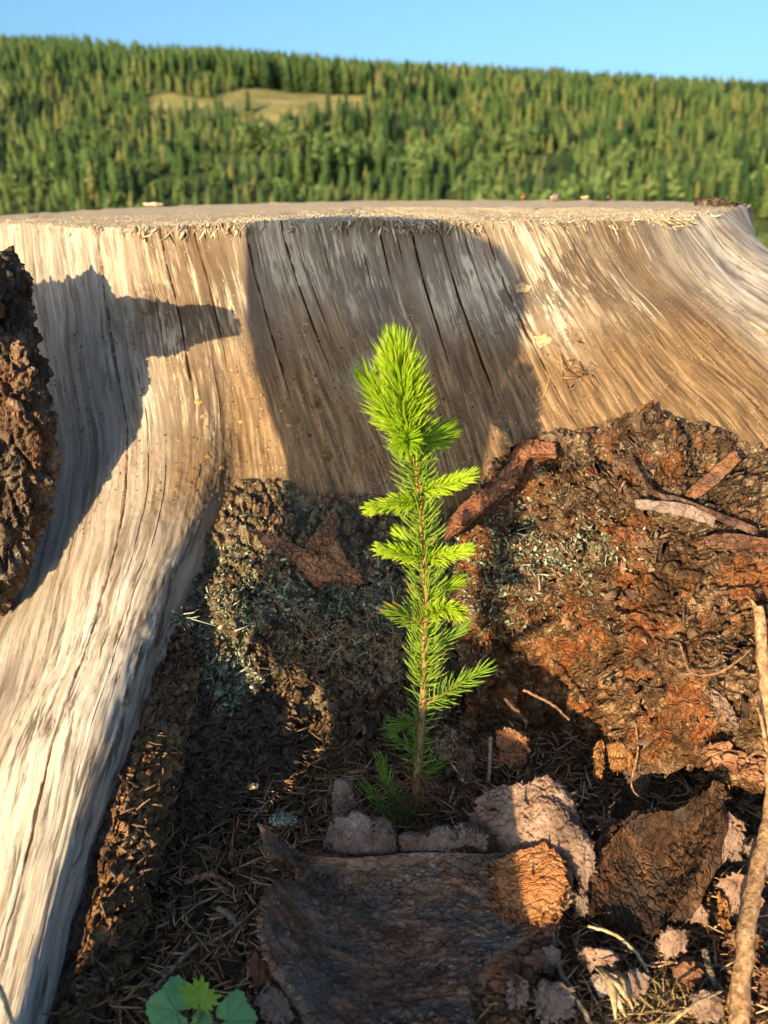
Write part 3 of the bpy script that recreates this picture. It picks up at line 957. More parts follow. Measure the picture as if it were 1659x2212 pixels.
HOLLOWS = [(1150,1050,45,38,.020),(1085,1135,45,48,.020),(1040,1230,45,60,.018),(1090,1400,80,60,.020),(1210,1430,80,60,.022),(1330,1010,40,30,.010),(1190,985,38,26,.018),(1295,965,26,30,.018),(1255,985,22,18,.012),(1480,1040,85,34,.012),(1120,1120,60,60,.010),(1590,1000,50,30,.012),(1210,1330,60,40,.012),(1400,1240,40,40,.008),
           (1560,1250,40,30,.008),(1340,1130,30,30,.008),(1500,1480,34,60,.012),(1590,1440,40,30,.010),(1300,1400,40,50,.010),(1450,1590,30,50,.010)]
def pixg(p):
    d = p - np.array((0, 0, CAM_H))
    dep = d[..., 1] * math.cos(PITCH) - d[..., 2] * math.sin(PITCH)
    return 829.5 + FPX * d[..., 0] / dep, 1106 - FPX * (d[..., 1] * math.sin(PITCH) + d[..., 2] * math.cos(PITCH)) / dep
def rmound(p):
    d = .0085 * ridged(p * np.array((34, 34, 48)), 3, 205) - .004
    d += .0055 * (flaky(p, 62, 203, .6, (1, 1, 1.8)) - .6) + .0026 * (flaky(p, 210, 208, .5, (1, 1, 1.6)) - .6)
    x_, y_ = pixg(p)
    for hx, hy, rx, ry, dp in HOLLOWS:
        d -= dp * np.exp(-((x_ - hx) / rx) ** 2 - ((y_ - hy) / ry) ** 2)
    d += .0045 * terr(fbm(p * np.array((60, 60, 95)), 4, 212), 4) + .0011 * fbm(p * 420, 3, 213)
    return d
bark_r = slab("bark", grid(P, RIGHT), (430, 285), .02, M_MOUND, stump, edge=0.10, seed=3, edge_freq=9,
     disp=rmound, bottom=False, label="thick crumbling brown bark heaped over the right root of the stump")
LEFT = [
 [(385,1185,.388),(345,1290,.368),(335,1380,.345),(325,1480,.326),(310,1620,.303),(300,1850,.270)],
 [(475,1045,.409),(425,1200,.374),(415,1330,.348),(410,1450,.330),(400,1600,.310),(400,1850,.272)],
 [(560,1030,.412),(540,1180,.376),(530,1300,.353),(530,1420,.341),(530,1540,.337),(520,1750,.300)],
 [(680,1055,.413),(670,1200,.380),(670,1310,.364),(670,1420,.357),(670,1550,.350),(670,1720,.32)],
 [(800,1060,.414),(800,1200,.392),(800,1310,.376),(800,1420,.367),(800,1550,.357),(800,1700,.33)],
 [(910,1080,.414),(910,1230,.398),(910,1330,.386),(910,1430,.376),(910,1540,.363),(910,1660,.346)],
 [(1010,1100,.413),(1010,1240,.399),(1010,1340,.389),(1010,1440,.379),(1010,1550,.366),(1010,1670,.348)]]
bark_l = slab("bark", grid(P, LEFT), (290, 250), .02, M_MOUND_L, stump, edge=0.12, seed=8, edge_freq=9,
     disp=mound_disp(95, .0062, 300, .0024, 8, 0.004), bottom=False, label="dark lichen-covered bark in the hollow of the stump")
STRIP = [
 [(325,1240,.370),(310,1330,.342),(290,1430,.317),(262,1560,.284),(225,1700,.255),(180,1880,.228),(125,2050,.205),(52,2230,.182),(-30,2420,.160)],
 [(362,1260,.360),(342,1350,.335),(325,1440,.310),(298,1575,.278),(262,1720,.248),(222,1890,.222),(175,2060,.199),(108,2240,.176),(30,2430,.155)],
 [(400,1290,.358),(385,1370,.337),(385,1455,.314),(360,1590,.283),(330,1730,.255),(292,1895,.229),(252,2065,.206),(200,2245,.183),(130,2440,.162)],
 [(440,1330,.360),(430,1400,.34),(430,1470,.322),(410,1600,.295),(380,1745,.268),(340,1905,.241),(305,2075,.216),(265,2255,.193),(200,2450,.17)]]
def strip_disp(p):
    return .0032 * (flaky(p, 130, 5, .5, (1, .55, 1)) - .5) + .0028 * terr(fbm(p * 95, 3, 6), 4) + .0010 * fbm(p * 520, 3, 7)
strip_o = slab("bark", grid(P, STRIP[1:]), (90, 380), .01, M_STRIP, stump, edge=0.10, seed=12, edge_freq=22, disp=strip_disp, bottom=True,
     label="flaky orange-brown bark strip along the left root")
slab("bark", grid(P, STRIP[:2]), (30, 260), .006, M_PLUM, stump, edge=0.16, seed=14, edge_freq=14,
     disp=lambda p: .0014 * fbm(p * 130, 4, 3) + .0018 * (flaky(p, 140, 6) - .5) + .0014 * terr(fbm(p * 90, 3, 6), 4), label="smooth dark inner bark edge beside the bare left root")
PLATE = [
 [(-800,470,.36),(-800,700,.35),(-800,1000,.34),(-800,1250,.33),(-800,1500,.32)],
 [(-330,505,.385),(-310,700,.37),(-300,950,.355),(-300,1200,.345),(-320,1440,.33)],
 [(-25,535,.405),(15,700,.378),(35,900,.364),(35,1080,.362),(-15,1310,.345)],
 [(38,548,.435),(72,720,.406),(108,900,.388),(108,1080,.386),(0,1340,.365)]]
def plate_disp(p):
    return .0058 * (flaky(p, 80, 25, .5, (1.3, 1, .35)) - .5) + .0026 * (flaky(p, 220, 26, .5, (1, 1, .6)) - .5) + .0035 * terr(fbm(p * 70, 3, 27), 4) + .0009 * fbm(p * 500, 3, 28)
slab("bark", grid(P, PLATE), (170, 240), .016, M_PLATE, stump, edge=0.05, seed=17, edge_freq=4, disp=plate_disp,
     label="thick scaly bark plate standing away from the left side")
slab("bark", grid(P, [[(15,585,.40),(20,745,.395)],[(-35,560,.36),(-25,740,.358)],[(-80,540,.325),(-50,668,.320)],[(-72,534,.305),(-30,612,.302)]]), (60, 50), .012, M_PLATE, stump, edge=.13, seed=18, edge_freq=3,
     disp=lambda p: .004 * (flaky(p, 90, 14) - .5) + .002 * fbm(p * 260, 3, 15), label="outward-bent tongue of the left bark plate")
slab("bark", grid(P, [[(1500,428,.66),(1500,470,.66)],[(1548,426,.60),(1548,462,.59)],[(1588,436,.585),(1592,490,.575)],[(1600,440,.62),(1604,500,.62)]]), (60, 40), .012, M_PLATE, stump,
     edge=0.12, seed=19, edge_freq=5, disp=lambda p: .006 * (flaky(p, 110, 4) - .5) + .002 * fbm(p * 300, 3, 5), label="dark bark lump at the right end of the sawn rim")

# ------------------------------------------------------------------ ground by the stump
def floor_z(x, y):
    p = np.stack((np.asarray(x, float), np.asarray(y, float)), -1)
    z = 0.006 * fbm(p * 18, 3, 71) - 0.004
    z = z - 0.010 * np.exp(-(((p[..., 0] + .02) / .05) ** 2 + ((p[..., 1] - .33) / .05) ** 2))
    far = np.hypot(p[..., 0], p[..., 1] - .3)
    return z + 0.06 * fbm(p * 1.3, 3, 73) * sstep(.5, 2, far)

xs, ys = spread_(240, .30, 5), spread_(220, .22, 5) + .26
X, Yg = np.meshgrid(xs, ys, indexing='ij')
Z = floor_z(X, Yg)
pp = np.stack((X, Yg, Z), -1)
near = 1 - sstep(.3, .8, np.hypot(X, Yg - .26))
Z = Z + near * (.0045 * (flaky(pp, 120, 77) - .5) + .002 * fbm(pp * 330, 3, 78))
edge_d = np.maximum(np.abs(X), np.abs(Yg - .26))
Z = Z - 0.9 * sstep(3.5, 5, edge_d)
M_SOIL = mat_bark("dark_forest_soil", (0.012, 0.008, 0.006), (0.040, 0.026, 0.018), (0.10, 0.068, 0.046), (0.10, 0.045, 0.025), 1.2, 0.6, bump=0.002, gain=3.4)
mesh("forest_floor", np.stack((X, Yg, Z), -1).reshape(-1, 3), gfaces(len(xs), len(ys)), M_SOIL, kind="structure")
# ------------------------------------------------------------------ added unseen blocker beside the camera, stump-shaped, to shade the big stump
E1 = np.array((-SUN_D.y, SUN_D.x, 0.0)); E1 = -E1 / np.linalg.norm(E1)          # sideways, to the right as the light travels
HH = np.array((SUN_D.x, SUN_D.y, 0.0)); HH = HH / np.linalg.norm(HH)
SE, CE = -SUN_D.z, math.sqrt(1 - SUN_D.z ** 2)
H0 = -0.10
prof = [(.366,-.250,-.222),(.362,-.262,-.200),(.356,-.268,-.178),(.350,-.272,-.150),(.338,-.274,-.138),(.300,-.276,-.138),(.288,-.274,-.142),
        (.25,-.262,-.147),(.225,-.252,-.148),(.20,-.240,-.149),(.185,-.235,-.149),(.15,-.228,-.150),(.125,-.218,-.122),(.105,-.20,-.078),(.088,-.195,-.070),(.072,-.19,-.045),(.05,-.19,-.01),(.03,-.20,.01),(.01,-.24,.03),(-.05,-.30,.05)]
prof = np.array(prof)  # blocker outline as the sun sees it, shaped to give the wanted shadow
ee = np.linspace(.366, -.05, 90)
lo = np.interp(-ee, -prof[:, 0], prof[:, 1]); hi = np.interp(-ee, -prof[:, 0], prof[:, 2])
zz_ = (ee - H0 * SE) / CE
rings = []
for k in range(90):
    c = E1 * (lo[k] + hi[k]) / 2 + HH * H0
    w = (hi[k] - lo[k]) / 2
    th = np.linspace(0, 2 * np.pi, 64, endpoint=False)
    r = np.outer(np.cos(th), E1) * w + np.outer(np.sin(th), HH) * min(w, .075) + c
    r[:, 2] = zz_[k]
    rings.append(r)
rings = np.array(rings)
rings += (0.004 * fbm(rings * np.array((60, 60, 14)), 3, 91))[..., None] * (rings - rings.mean(1, keepdims=True)) / .06
small = empty("small_stump", (0, 0, 0), label="short narrow bark-covered stump left of the camera, casting its shadow over the large stump", cat="tree stump")
mesh("trunk", rings.reshape(-1, 3), np.concatenate([np.stack((k * 64 + np.arange(64), k * 64 + (np.arange(64) + 1) % 64, (k + 1) * 64 + (np.arange(64) + 1) % 64, (k + 1) * 64 + np.arange(64)), -1) for k in range(89)])[:, ::-1], M_PLATE, small)  # body of the added blocker
tp = np.vstack((rings[0], rings[0].mean(0, keepdims=True)))
mesh("sawn_top", tp, np.array([(k, (k + 1) % 64, 64) for k in range(64)]), M_CUT, small)  # flat cap of the added blocker
# ------------------------------------------------------------------ loose bark
M_INNER = mat_bark("dark_inner_bark", (0.022, 0.013, 0.010), (0.105, 0.056, 0.036), (0.25, 0.135, 0.078), (0.078, 0.072, 0.062), 1.0, 0.7, grain=(0.6, 1.4, 1), fleck=(0.34, 0.35, 0.34), bump=0.0022, rough=0.92, gain=2.1)
M_INNER2 = mat_bark("umber_inner_bark", (0.016, 0.010, 0.008), (0.075, 0.040, 0.025), (0.20, 0.105, 0.058), (0.045, 0.040, 0.038), 1.0, 0.6, grain=(1.4, .6, 1), bump=0.002, rough=.92)  # dark brown bark, darkened further for the shade of the pink piece
M_PINK = mat_bark("pinkish_bark_scale", (0.075, 0.045, 0.034), (0.23, 0.150, 0.115), (0.38, 0.275, 0.22), (0.32, 0.17, 0.11), 0.9, 0.6, bump=0.0006)
M_GREYP = mat_bark("grey_purple_bark", (0.045, 0.032, 0.027), (0.140, 0.103, 0.086), (0.25, 0.195, 0.165), (0.16, 0.095, 0.07), 0.9, 0.5, gain=1.5, bump=.0006)
M_SUNRUST = mat_bark("orange_inner_bark", (0.13, 0.055, 0.022), (0.38, 0.165, 0.068), (0.54, 0.28, 0.13), (0.42, 0.16, 0.06), 1.0, 0.6, grain=(.6, 1.5, 1))  # orange bark, its colour brightened to stand for a patch of sun
M_RUST = mat_bark("rust_brown_bark", (0.045, 0.022, 0.014), (0.17, 0.080, 0.042), (0.33, 0.175, 0.095), (0.07, 0.05, 0.045), 1.0, 0.5, grain=(0.5, 1.4, 1), gain=1.25)
M_RED = mat_bark("reddish_bark_edge", (0.07, 0.028, 0.018), (0.22, 0.095, 0.055), (0.36, 0.18, 0.11), None, 1.1)

def lay(f1=160, a1=.0014, seed=0, t=.0012):
    return lambda p: a1 * (flaky(p, f1, seed) - .6) + t * terr(fbm(p * 70, 3, seed + 2), 4) + .0004 * fbm(p * 600, 3, seed + 4)

FRONT = [
 [(566,1778,.050),(585,1838,.036),(645,1900,.014),(592,1905,.044),(566,1995,.050),(600,2088,.046),(690,2212,.034),(730,2320,.034)],
 [(640,1838,.024),(676,1882,.014),(722,1930,.008),(700,1975,.016),(690,2035,.020),(715,2105,.022),(770,2215,.022),(800,2320,.022)],
 [(760,1852,.019),(800,1895,.013),(825,1945,.010),(830,2000,.009),(840,2065,.010),(860,2140,.012),(890,2230,.014),(900,2320,.014)],
 [(900,1840,.019),(930,1890,.015),(945,1945,.012),(945,2000,.012),(945,2065,.013),(950,2140,.014),(970,2230,.015),(980,2320,.015)],
 [(1070,1842,.022),(1085,1890,.019),(1085,1945,.017),(1050,2000,.014),(1000,2065,.014),(990,2140,.014),(1005,2230,.015),(1015,2320,.015)],
 [(1195,1820,.030),(1228,1868,.033),(1226,1945,.030),(1150,2012,.020),(1050,2066,.016),(1015,2140,.015),(1030,2230,.015),(1040,2320,.015)]]
slab("bark_slab", grid(G, FRONT), (240, 210), .008, M_INNER, None, edge=.045, seed=31, edge_freq=14,
     disp=lambda p: .0010 * fbm(p * np.array((60, 160, 120)), 4, 5) + .0011 * (flaky(p, 240, 6, .4, (1.0, 1.2, 1)) - .5) + .0020 * terr(fbm(p * np.array((45, 60, 50)), 3, 8), 3),
     label="large dark trough-shaped bark slab lying inside-up in the front centre", cat="bark slab")
slab("bark_piece", grid(G, [
 [(1055,1862,.026),(1058,1920,.0235),(1075,1985,.021)],[(1105,1838,.029),(1112,1905,.026),(1120,1990,.0225)],
 [(1165,1818,.034),(1175,1890,.032),(1165,2002,.025)],[(1205,1835,.036),(1230,1900,.035),(1205,1985,.029)]]), (110, 100), .006, M_SUNRUST, None, edge=.2, seed=32, edge_freq=6,
     disp=lay(150, .0005, 34, .0009), label="sunlit orange inner bark on the right end of the front slab", cat="bark piece")
slab("bark_slab", grid(G, [
 [(985,1990,.010),(985,2060,.008),(1000,2130,.006),(1010,2230,.004)],
 [(1080,1990,.012),(1085,2050,.012),(1080,2110,.010),(1070,2220,.006)],
 [(1160,1985,.016),(1175,2040,.013),(1130,2120,.010),(1110,2220,.006)],
 [(1215,1975,.016),(1205,2035,.012),(1160,2100,.008),(1130,2220,.004)]]), (110, 110), .007, M_RUST, None, edge=.12, seed=33, edge_freq=6,
     disp=lay(130, .0022, 35, .002), label="rusty layered bark under the right side of the front bark slab", cat="bark slab")
slab("bark_piece", grid(G, [
 [(715,1770,.030),(698,1812,.020),(690,1848,.010)],[(748,1758,.034),(735,1806,.024),(730,1852,.013)],[(785,1755,.034),(780,1802,.026),(780,1855,.014)],
 [(825,1785,.030),(830,1812,.022),(830,1850,.014)],[(850,1800,.026),(858,1822,.02),(856,1846,.014)]]), (110, 80), .005, M_GREYP, None, edge=.2, seed=36, edge_freq=6,
     disp=lay(180, .001, 37, .0008), label="pinkish grey bark plate behind the top edge of the front slab", cat="bark piece")
slab("bark_piece", grid(G, [[(722,1684,.035),(716,1725,.024),(718,1768,.012)],[(742,1682,.036),(742,1725,.026),(745,1768,.014)],[(758,1700,.033),(768,1735,.022),(772,1768,.012)]]),
     (50, 60), .004, M_GREYP, None, edge=.12, seed=38, edge_freq=4, disp=lay(220, .001, 39), label="dark grey bark piece standing upright left of the seedling base", cat="bark piece")
slab("bark_piece", grid(G, [[(862,1806,.024),(862,1845,.014)],[(920,1800,.026),(915,1846,.016)],[(985,1784,.03),(985,1838,.018)],[(1022,1786,.028),(1015,1832,.018)],[(1055,1810,.024),(1052,1846,.016)]]),
     (120, 40), .006, M_GREYP, None, edge=.17, seed=41, edge_freq=7, disp=lay(170, .0014, 42), label="narrow grey-brown bark strip just below the seedling", cat="bark piece")
slab("bark_piece", grid(G, [
 [(1045,1692,.030),(1012,1750,.020),(1020,1800,.014),(1055,1838,.012)],
 [(1105,1690,.040),(1098,1750,.034),(1105,1806,.026),(1125,1858,.020)],
 [(1160,1675,.045),(1165,1745,.042),(1180,1812,.034),(1200,1885,.026)],
 [(1205,1680,.044),(1220,1755,.042),(1240,1825,.036),(1240,1900,.026)],
 [(1235,1715,.038),(1258,1775,.036),(1290,1850,.032),(1262,1960,.020)]]), (150, 150), .006, M_PINK, None, edge=.24, seed=44, edge_freq=6,
     disp=lay(110, .0010, 45, .0024), label="thick sunlit pinkish bark piece right of the seedling base", cat="bark piece")
slab("bark_slab", grid(G, [
 [(1300,1830,.020),(1265,1880,.014),(1250,1930,.010),(1262,1970,.008)],
 [(1372,1762,.034),(1350,1840,.016),(1340,1920,.010),(1340,1995,.008)],
 [(1440,1745,.038),(1440,1830,.022),(1420,1920,.014),(1400,2015,.010)],
 [(1500,1722,.046),(1505,1812,.036),(1472,1908,.026),(1432,1998,.016)],
 [(1556,1672,.060),(1547,1780,.050),(1504,1890,.036),(1444,1990,.022)]]), (160, 170), .007, M_INNER2, None, edge=.14, seed=47, edge_freq=6,
     disp=lambda p: .0010 * fbm(p * np.array((220, 70, 120)), 4, 15) + .0008 * (flaky(p, 260, 16, .3, (1.4, .6, 1)) - .5) + .0012 * terr(fbm(p * 60, 3, 18), 3),
     label="curved dark bark slab with a raised pointed tip on the right", cat="bark slab")
# flake lying on the left mound: two flaps
flake = empty("bark_flake", P(680, 1190, .36), label="split curling bark flake with sunlit edges lying on the lichened bark", cat="bark flake")
fo = np.array(flake.location)
def PF(px, py, Y): return P(px, py, Y) - fo
slab("flap", grid(PF, [[(550,1140,.352),(560,1172,.347)],[(595,1158,.350),(600,1195,.345)],[(640,1175,.347),(640,1222,.341)],[(690,1190,.345),(680,1272,.338)],[(715,1200,.345),(705,1268,.339)]]), (110, 40), .004, M_RUST, flake, edge=.12, seed=51, edge_freq=6, disp=lay(200, .0014, 52))
slab("flap", grid(PF, [[(675,1155,.352),(655,1195,.346),(690,1258,.338)],[(715,1120,.356),(700,1185,.348),(740,1262,.339)],[(730,1100,.360),(735,1180,.352),(795,1265,.341)]]), (60, 80), .004, M_RUST, flake, edge=.10, seed=53, edge_freq=5, disp=lay(200, .0012, 54))
# red bark edge of the right mound, and torn strips on it: parts of the stump
slab("bark_edge", grid(P, [[(962,1128,.378),(958,1168,.372)],[(1000,1085,.378),(1010,1130,.370)],[(1060,1040,.380),(1075,1080,.372)],[(1108,985,.386),(1125,1030,.378)],[(1125,952,.396),(1150,985,.388)],[(1200,950,.396),(1205,985,.386)]]), (150, 44), .008, M_RED, stump, edge=.10, seed=56, edge_freq=9, disp=lay(150, .0022, 57, .002))
slab("bark_strip", grid(P, [[(1368,1078,.334),(1372,1098,.332)],[(1425,1080,.332),(1428,1108,.329)],[(1490,1090,.330),(1488,1120,.327)],[(1550,1118,.328),(1545,1142,.326)]]), (80, 24), .004, M_GREYP, stump, edge=.1, seed=58, edge_freq=5, disp=lay(200, .0012, 59))
slab("bark_strip", grid(P, [[(1480,1062,.338),(1500,1082,.335)],[(1530,1018,.342),(1552,1045,.338)],[(1590,968,.348),(1605,992,.344)]]), (60, 24), .003, M_RUST, stump, edge=.1, seed=60, edge_freq=5, disp=lay(200, .0012, 61))
slab("bark_strip", grid(P, [[(1350,985,.360),(1362,1000,.358)],[(1375,1030,.345),(1392,1040,.342)],[(1420,1062,.338),(1430,1078,.336)],[(1480,1078,.336),(1485,1098,.334)],[(1640,1140,.322),(1640,1162,.320)]]), (90, 16), .003, M_PLUM, stump, edge=.08, seed=62, edge_freq=5, disp=lay(200, .001, 63))
slab("bark_strip", grid(P, [[(1515,1160,.318),(1525,1182,.315)],[(1570,1150,.317),(1575,1190,.312)],[(1640,1158,.314),(1650,1195,.309)],[(1720,1165,.31),(1730,1200,.306)]]), (80, 30), .005, M_RUST, stump, edge=.1, seed=64, edge_freq=6, disp=lay(170, .002, 65))
slab("bark_flap", grid(P, [[(1508,1615,.272),(1530,1665,.262)],[(1555,1600,.272),(1575,1660,.262)],[(1610,1625,.268),(1625,1690,.258)],[(1680,1640,.264),(1690,1720,.252)]]), (90, 50), .005, M_RUST, stump, edge=.14, seed=66, edge_freq=7, disp=lay(140, .003, 67, .002))
slab("bark_flap", grid(P, [[(1528,1478,.286),(1540,1530,.278)],[(1560,1500,.282),(1572,1552,.274)],[(1590,1540,.276),(1598,1575,.270)]]), (50, 40), .004, M_PINK, stump, edge=.12, seed=68, edge_freq=5, disp=lay(180, .0015, 69))
# rotten wood splinters, orange
M_ORANGE = mat_bark("orange_rotten_wood", (0.16, 0.065, 0.022), (0.33, 0.16, 0.060), (0.48, 0.26, 0.11), None, 1.3, grain=(2, 2, .35))
for q, sd in (([(1283,1606,.300),(1280,1682,.286)], 1), ([(1320,1600,.298),(1325,1670,.286)], 2), ([(1348,1600,.296),(1350,1662,.285)], 3)):
    (a1, b1, y1), (a2, b2, y2) = q
    slab("wood_splinter", grid(P, [[(a1, b1, y1), (a2, b2, y2)], [(a1 + 12, b1 - 8, y1 - .002), (a2 + 12, b2 + 4, y2 - .002)], [(a1 + 24, b1, y1), (a2 + 22, b2 - 4, y2)]]), (24, 50), .004, M_ORANGE, stump, edge=.2, seed=70 + sd, edge_freq=4, disp=lay(260, .0012, 71 + sd))

# chips and bark bits on the ground, each its own thing: corners (px, py, z), material, label
CHIPS = [
 ([(1235,2062,.010),(1285,2040,.016),(1345,2062,.014),(1330,2098,.008),(1270,2100,.006)], M_PINK, "pinkish ragged bark chip below the curved slab"),
 ([(1412,2040,.014),(1450,1990,.024),(1492,2010,.020),(1485,2060,.012),(1430,2078,.008)], M_PINK, "pale pink bark chip standing beside the curved slab's lower tip"),
 ([(1480,1958,.016),(1510,1945,.020),(1535,1965,.016),(1528,1998,.010),(1490,1995,.008)], M_PINK, "small scaly pink chip right of the curved slab"),
 ([(1268,2112,.008),(1310,2090,.012),(1350,2110,.012),(1340,2160,.006),(1290,2155,.004)], M_GREYP, "grey-purple chip behind the pale wood shaving"),
 ([(1330,2110,.008),(1365,2090,.014),(1410,2108,.012),(1400,2150,.006),(1350,2160,.004)], M_GREYP, "grey bark chip right of the pale wood shaving"),
 ([(1140,2140,.010),(1180,2110,.018),(1245,2130,.016),(1250,2200,.010),(1165,2225,.006)], M_GREYP, "dark grey bark lump at the bottom edge, right of the front slab"),
 ([(1085,2110,.012),(1115,2095,.018),(1150,2120,.014),(1140,2180,.008),(1090,2190,.006)], M_PINK, "purple-pink chip against the front slab's right edge"),
 ([(1535,1750,.046),(1580,1745,.046),(1615,1790,.038),(1600,1870,.022),(1540,1860,.026)], M_GREYP, "grey scaly bark chunk right of the raised slab tip"),
 ([(1538,1905,.022),(1590,1880,.028),(1660,1900,.026),(1640,1990,.012),(1560,1980,.012)], M_PINK, "sunlit rough bark chunk behind the stick"),
 ([(1600,1830,.034),(1650,1800,.040),(1700,1830,.034),(1690,1900,.020),(1620,1890,.022)], M_GREYP, "rough grey bark chunk at the right edge behind the stick"),
 ([(1555,2020,.010),(1600,2000,.014),(1660,2030,.012),(1650,2080,.006),(1580,2080,.004)], M_RUST, "brown bark bit behind the lower stick"),
 ([(1440,2085,.010),(1490,2075,.014),(1530,2100,.010),(1510,2140,.004),(1460,2140,.004)], M_RUST, "lit brown bark bit near the bottom right grass"),
 ([(1480,2150,.010),(1530,2130,.014),(1570,2160,.010),(1560,2215,.004),(1500,2215,.004)], M_PINK, "sunlit bark bit at the bottom edge left of the stick"),
 ([(1630,2090,.012),(1680,2080,.016),(1710,2120,.010),(1690,2180,.004),(1640,2170,.004)], M_RUST, "brown bark bit at the bottom right corner"),
 ([(1335,1660,.018),(1395,1640,.022),(1410,1690,.014),(1380,1740,.006),(1340,1720,.008)], M_PLUM, "dark bark bit in the hollow behind the curved slab"),
 ([(1065,1580,.042),(1105,1565,.046),(1150,1595,.040),(1140,1665,.020),(1075,1660,.022)], M_RUST, "brown flaky bark lump right of the seedling stem"),
 ([(985,1620,.030),(1010,1600,.034),(1030,1625,.030),(1022,1690,.014),(985,1700,.012)], M_PLUM, "dark upright bark bit beside the seedling stem"),
 ([(930,1600,.036),(960,1560,.044),(990,1575,.042),(1000,1640,.024),(945,1650,.020)], M_MOUND_L, "lichened bark bit directly behind the seedling stem"),
 ([(530,2080,.020),(560,2040,.028),(590,2060,.026),(600,2140,.012),(550,2150,.010)], M_RED, "reddish bark lump left of the front slab"),
 ([(545,2140,.012),(590,2120,.020),(625,2150,.016),(640,2212,.008),(570,2220,.006)], M_GREYP, "grey bark lump at the bottom left of the front slab"),
 ([(1240,1930,.014),(1262,1920,.016),(1275,1950,.012),(1265,1985,.006),(1238,1980,.006)], M_GREYP, "small purple chip between the two curved slabs"),
 ([(1290,1780,.020),(1330,1765,.024),(1350,1795,.018),(1330,1830,.010),(1295,1825,.010)], M_GREYP, "dark chip in the gap between the pink bark and the curved slab"),
 ([(1165,2050,.014),(1200,2035,.018),(1215,2070,.012),(1190,2110,.006),(1165,2100,.006)], M_GREYP, "small grey chip at the step of the rusty bark"),
 ([(1545,1930,.020),(1560,1920,.022),(1585,2020,.010),(1575,2035,.008),(1550,1990,.012)], M_ORANGE, "splintered orange wood chip leaning behind the stick"),
]
for k, (c, m, lab) in enumerate(CHIPS):
    q = np.array([G(*p) for p in c])
    n = 5
    # loft of five rim corners to a bumpy piece: left side, middle, right side as three columns of three
    mid = q.mean(0) + np.array((0, -.0005, .0012))
    rows = [[q[0], (q[0] + q[4]) / 2, q[4]], [(q[0] + q[1]) / 2 * .3 + q[1] * .7, mid, (q[4] + q[3]) / 2], [q[2], (q[2] + q[3]) / 2, q[3]]]
    slab("bark_chip", rows, (44, 36), .0035, m, None, edge=.32, seed=100 + 7 * k, edge_freq=3.5, disp=lay(130, .0006, 101 + k, .0026), label=lab, cat="bark chip")
# ------------------------------------------------------------------ spruce seedling
def mat_needle(name, stops, trans):
    s = NT(name)
    col = s.ramp(s.attr("tint"), stops)
    s.done(col, 0.42, None, 0.45)
    s.translucent(col, trans)
    return s.m
M_NEW = mat_needle("fresh_needles", [(0.0, (0.30, 0.48, 0.014)), (0.5, (0.42, 0.66, 0.026)), (0.85, (0.60, 0.72, 0.06)), (1.0, (0.68, 0.74, 0.14))], 0.5)
M_OLD = mat_needle("older_needles", [(0.0, (0.075, 0.17, 0.024)), (0.5, (0.16, 0.30, 0.032)), (0.8, (0.31, 0.47, 0.038)), (0.92, (0.30, 0.36, 0.06)), (0.96, (0.36, 0.11, 0.03)), (1.0, (0.42, 0.17, 0.05))], 0.25)
def mat_stem():
    s = NT("seedling_stem_bark")
    ob = s.obj()
    n = s.noise(s.map(ob, (1, 1, .12)), 1500, 4, .6)
    hgt_ = s.ramp(s.attr("tint"), [(0.0, (0.20, 0.145, 0.075)), (0.35, (0.30, 0.19, 0.085)), (0.7, (0.44, 0.24, 0.075)), (1.0, (0.48, 0.40, 0.08))])
    col = s.mix(s.ramp(n, [(0.36, 0.75), (0.55, 0.0)]), hgt_, (0.11, 0.065, 0.03))
    return s.done(col, .7, s.bump(n, .0006, .8))
M_STEM = mat_stem()
rn = np.random.default_rng(5)

def needle_mesh(base, d0, bend, L, R, tint):
    """curved four-sided needles: base (n,3), direction, bend vector, length, radius"""
    n = len(base)
    fr = frames(d0, roll=rn.uniform(0, 6.28, n))
    ts = np.array((0, .12, .45, .8, 1.0)); rs = np.array((.55, 1, 1.05, .8, .12))
    ax = base[:, None] + d0[:, None] * (L[:, None] * ts)[..., None] + bend[:, None] * (L[:, None] * ts ** 2)[..., None]
    ang = np.arange(4) * np.pi / 2
    ring = fr[:, None, :, 0] * np.cos(ang)[None, :, None] + fr[:, None, :, 1] * np.sin(ang)[None, :, None] * .75
    v = ax[:, :, None] + ring[:, None] * (R[:, None] * rs)[:, :, None, None]
    v = v.reshape(n, -1, 3)
    q = []
    for i in range(4):
        for j in range(4):
            k = (j + 1) % 4
            q.append((i * 4 + j, i * 4 + k, (i + 1) * 4 + k, (i + 1) * 4 + j))
    q.append((16, 17, 18, 19))
    q = np.array(q)
    f = (q[None] + (np.arange(n) * 20)[:, None, None]).reshape(-1, 4)
    along = np.repeat(np.tile(ts, (n, 1)), 4, axis=1)
    return v.reshape(-1, 3), f, (tint[:, None] + 0.10 * (along - .4)).reshape(-1)

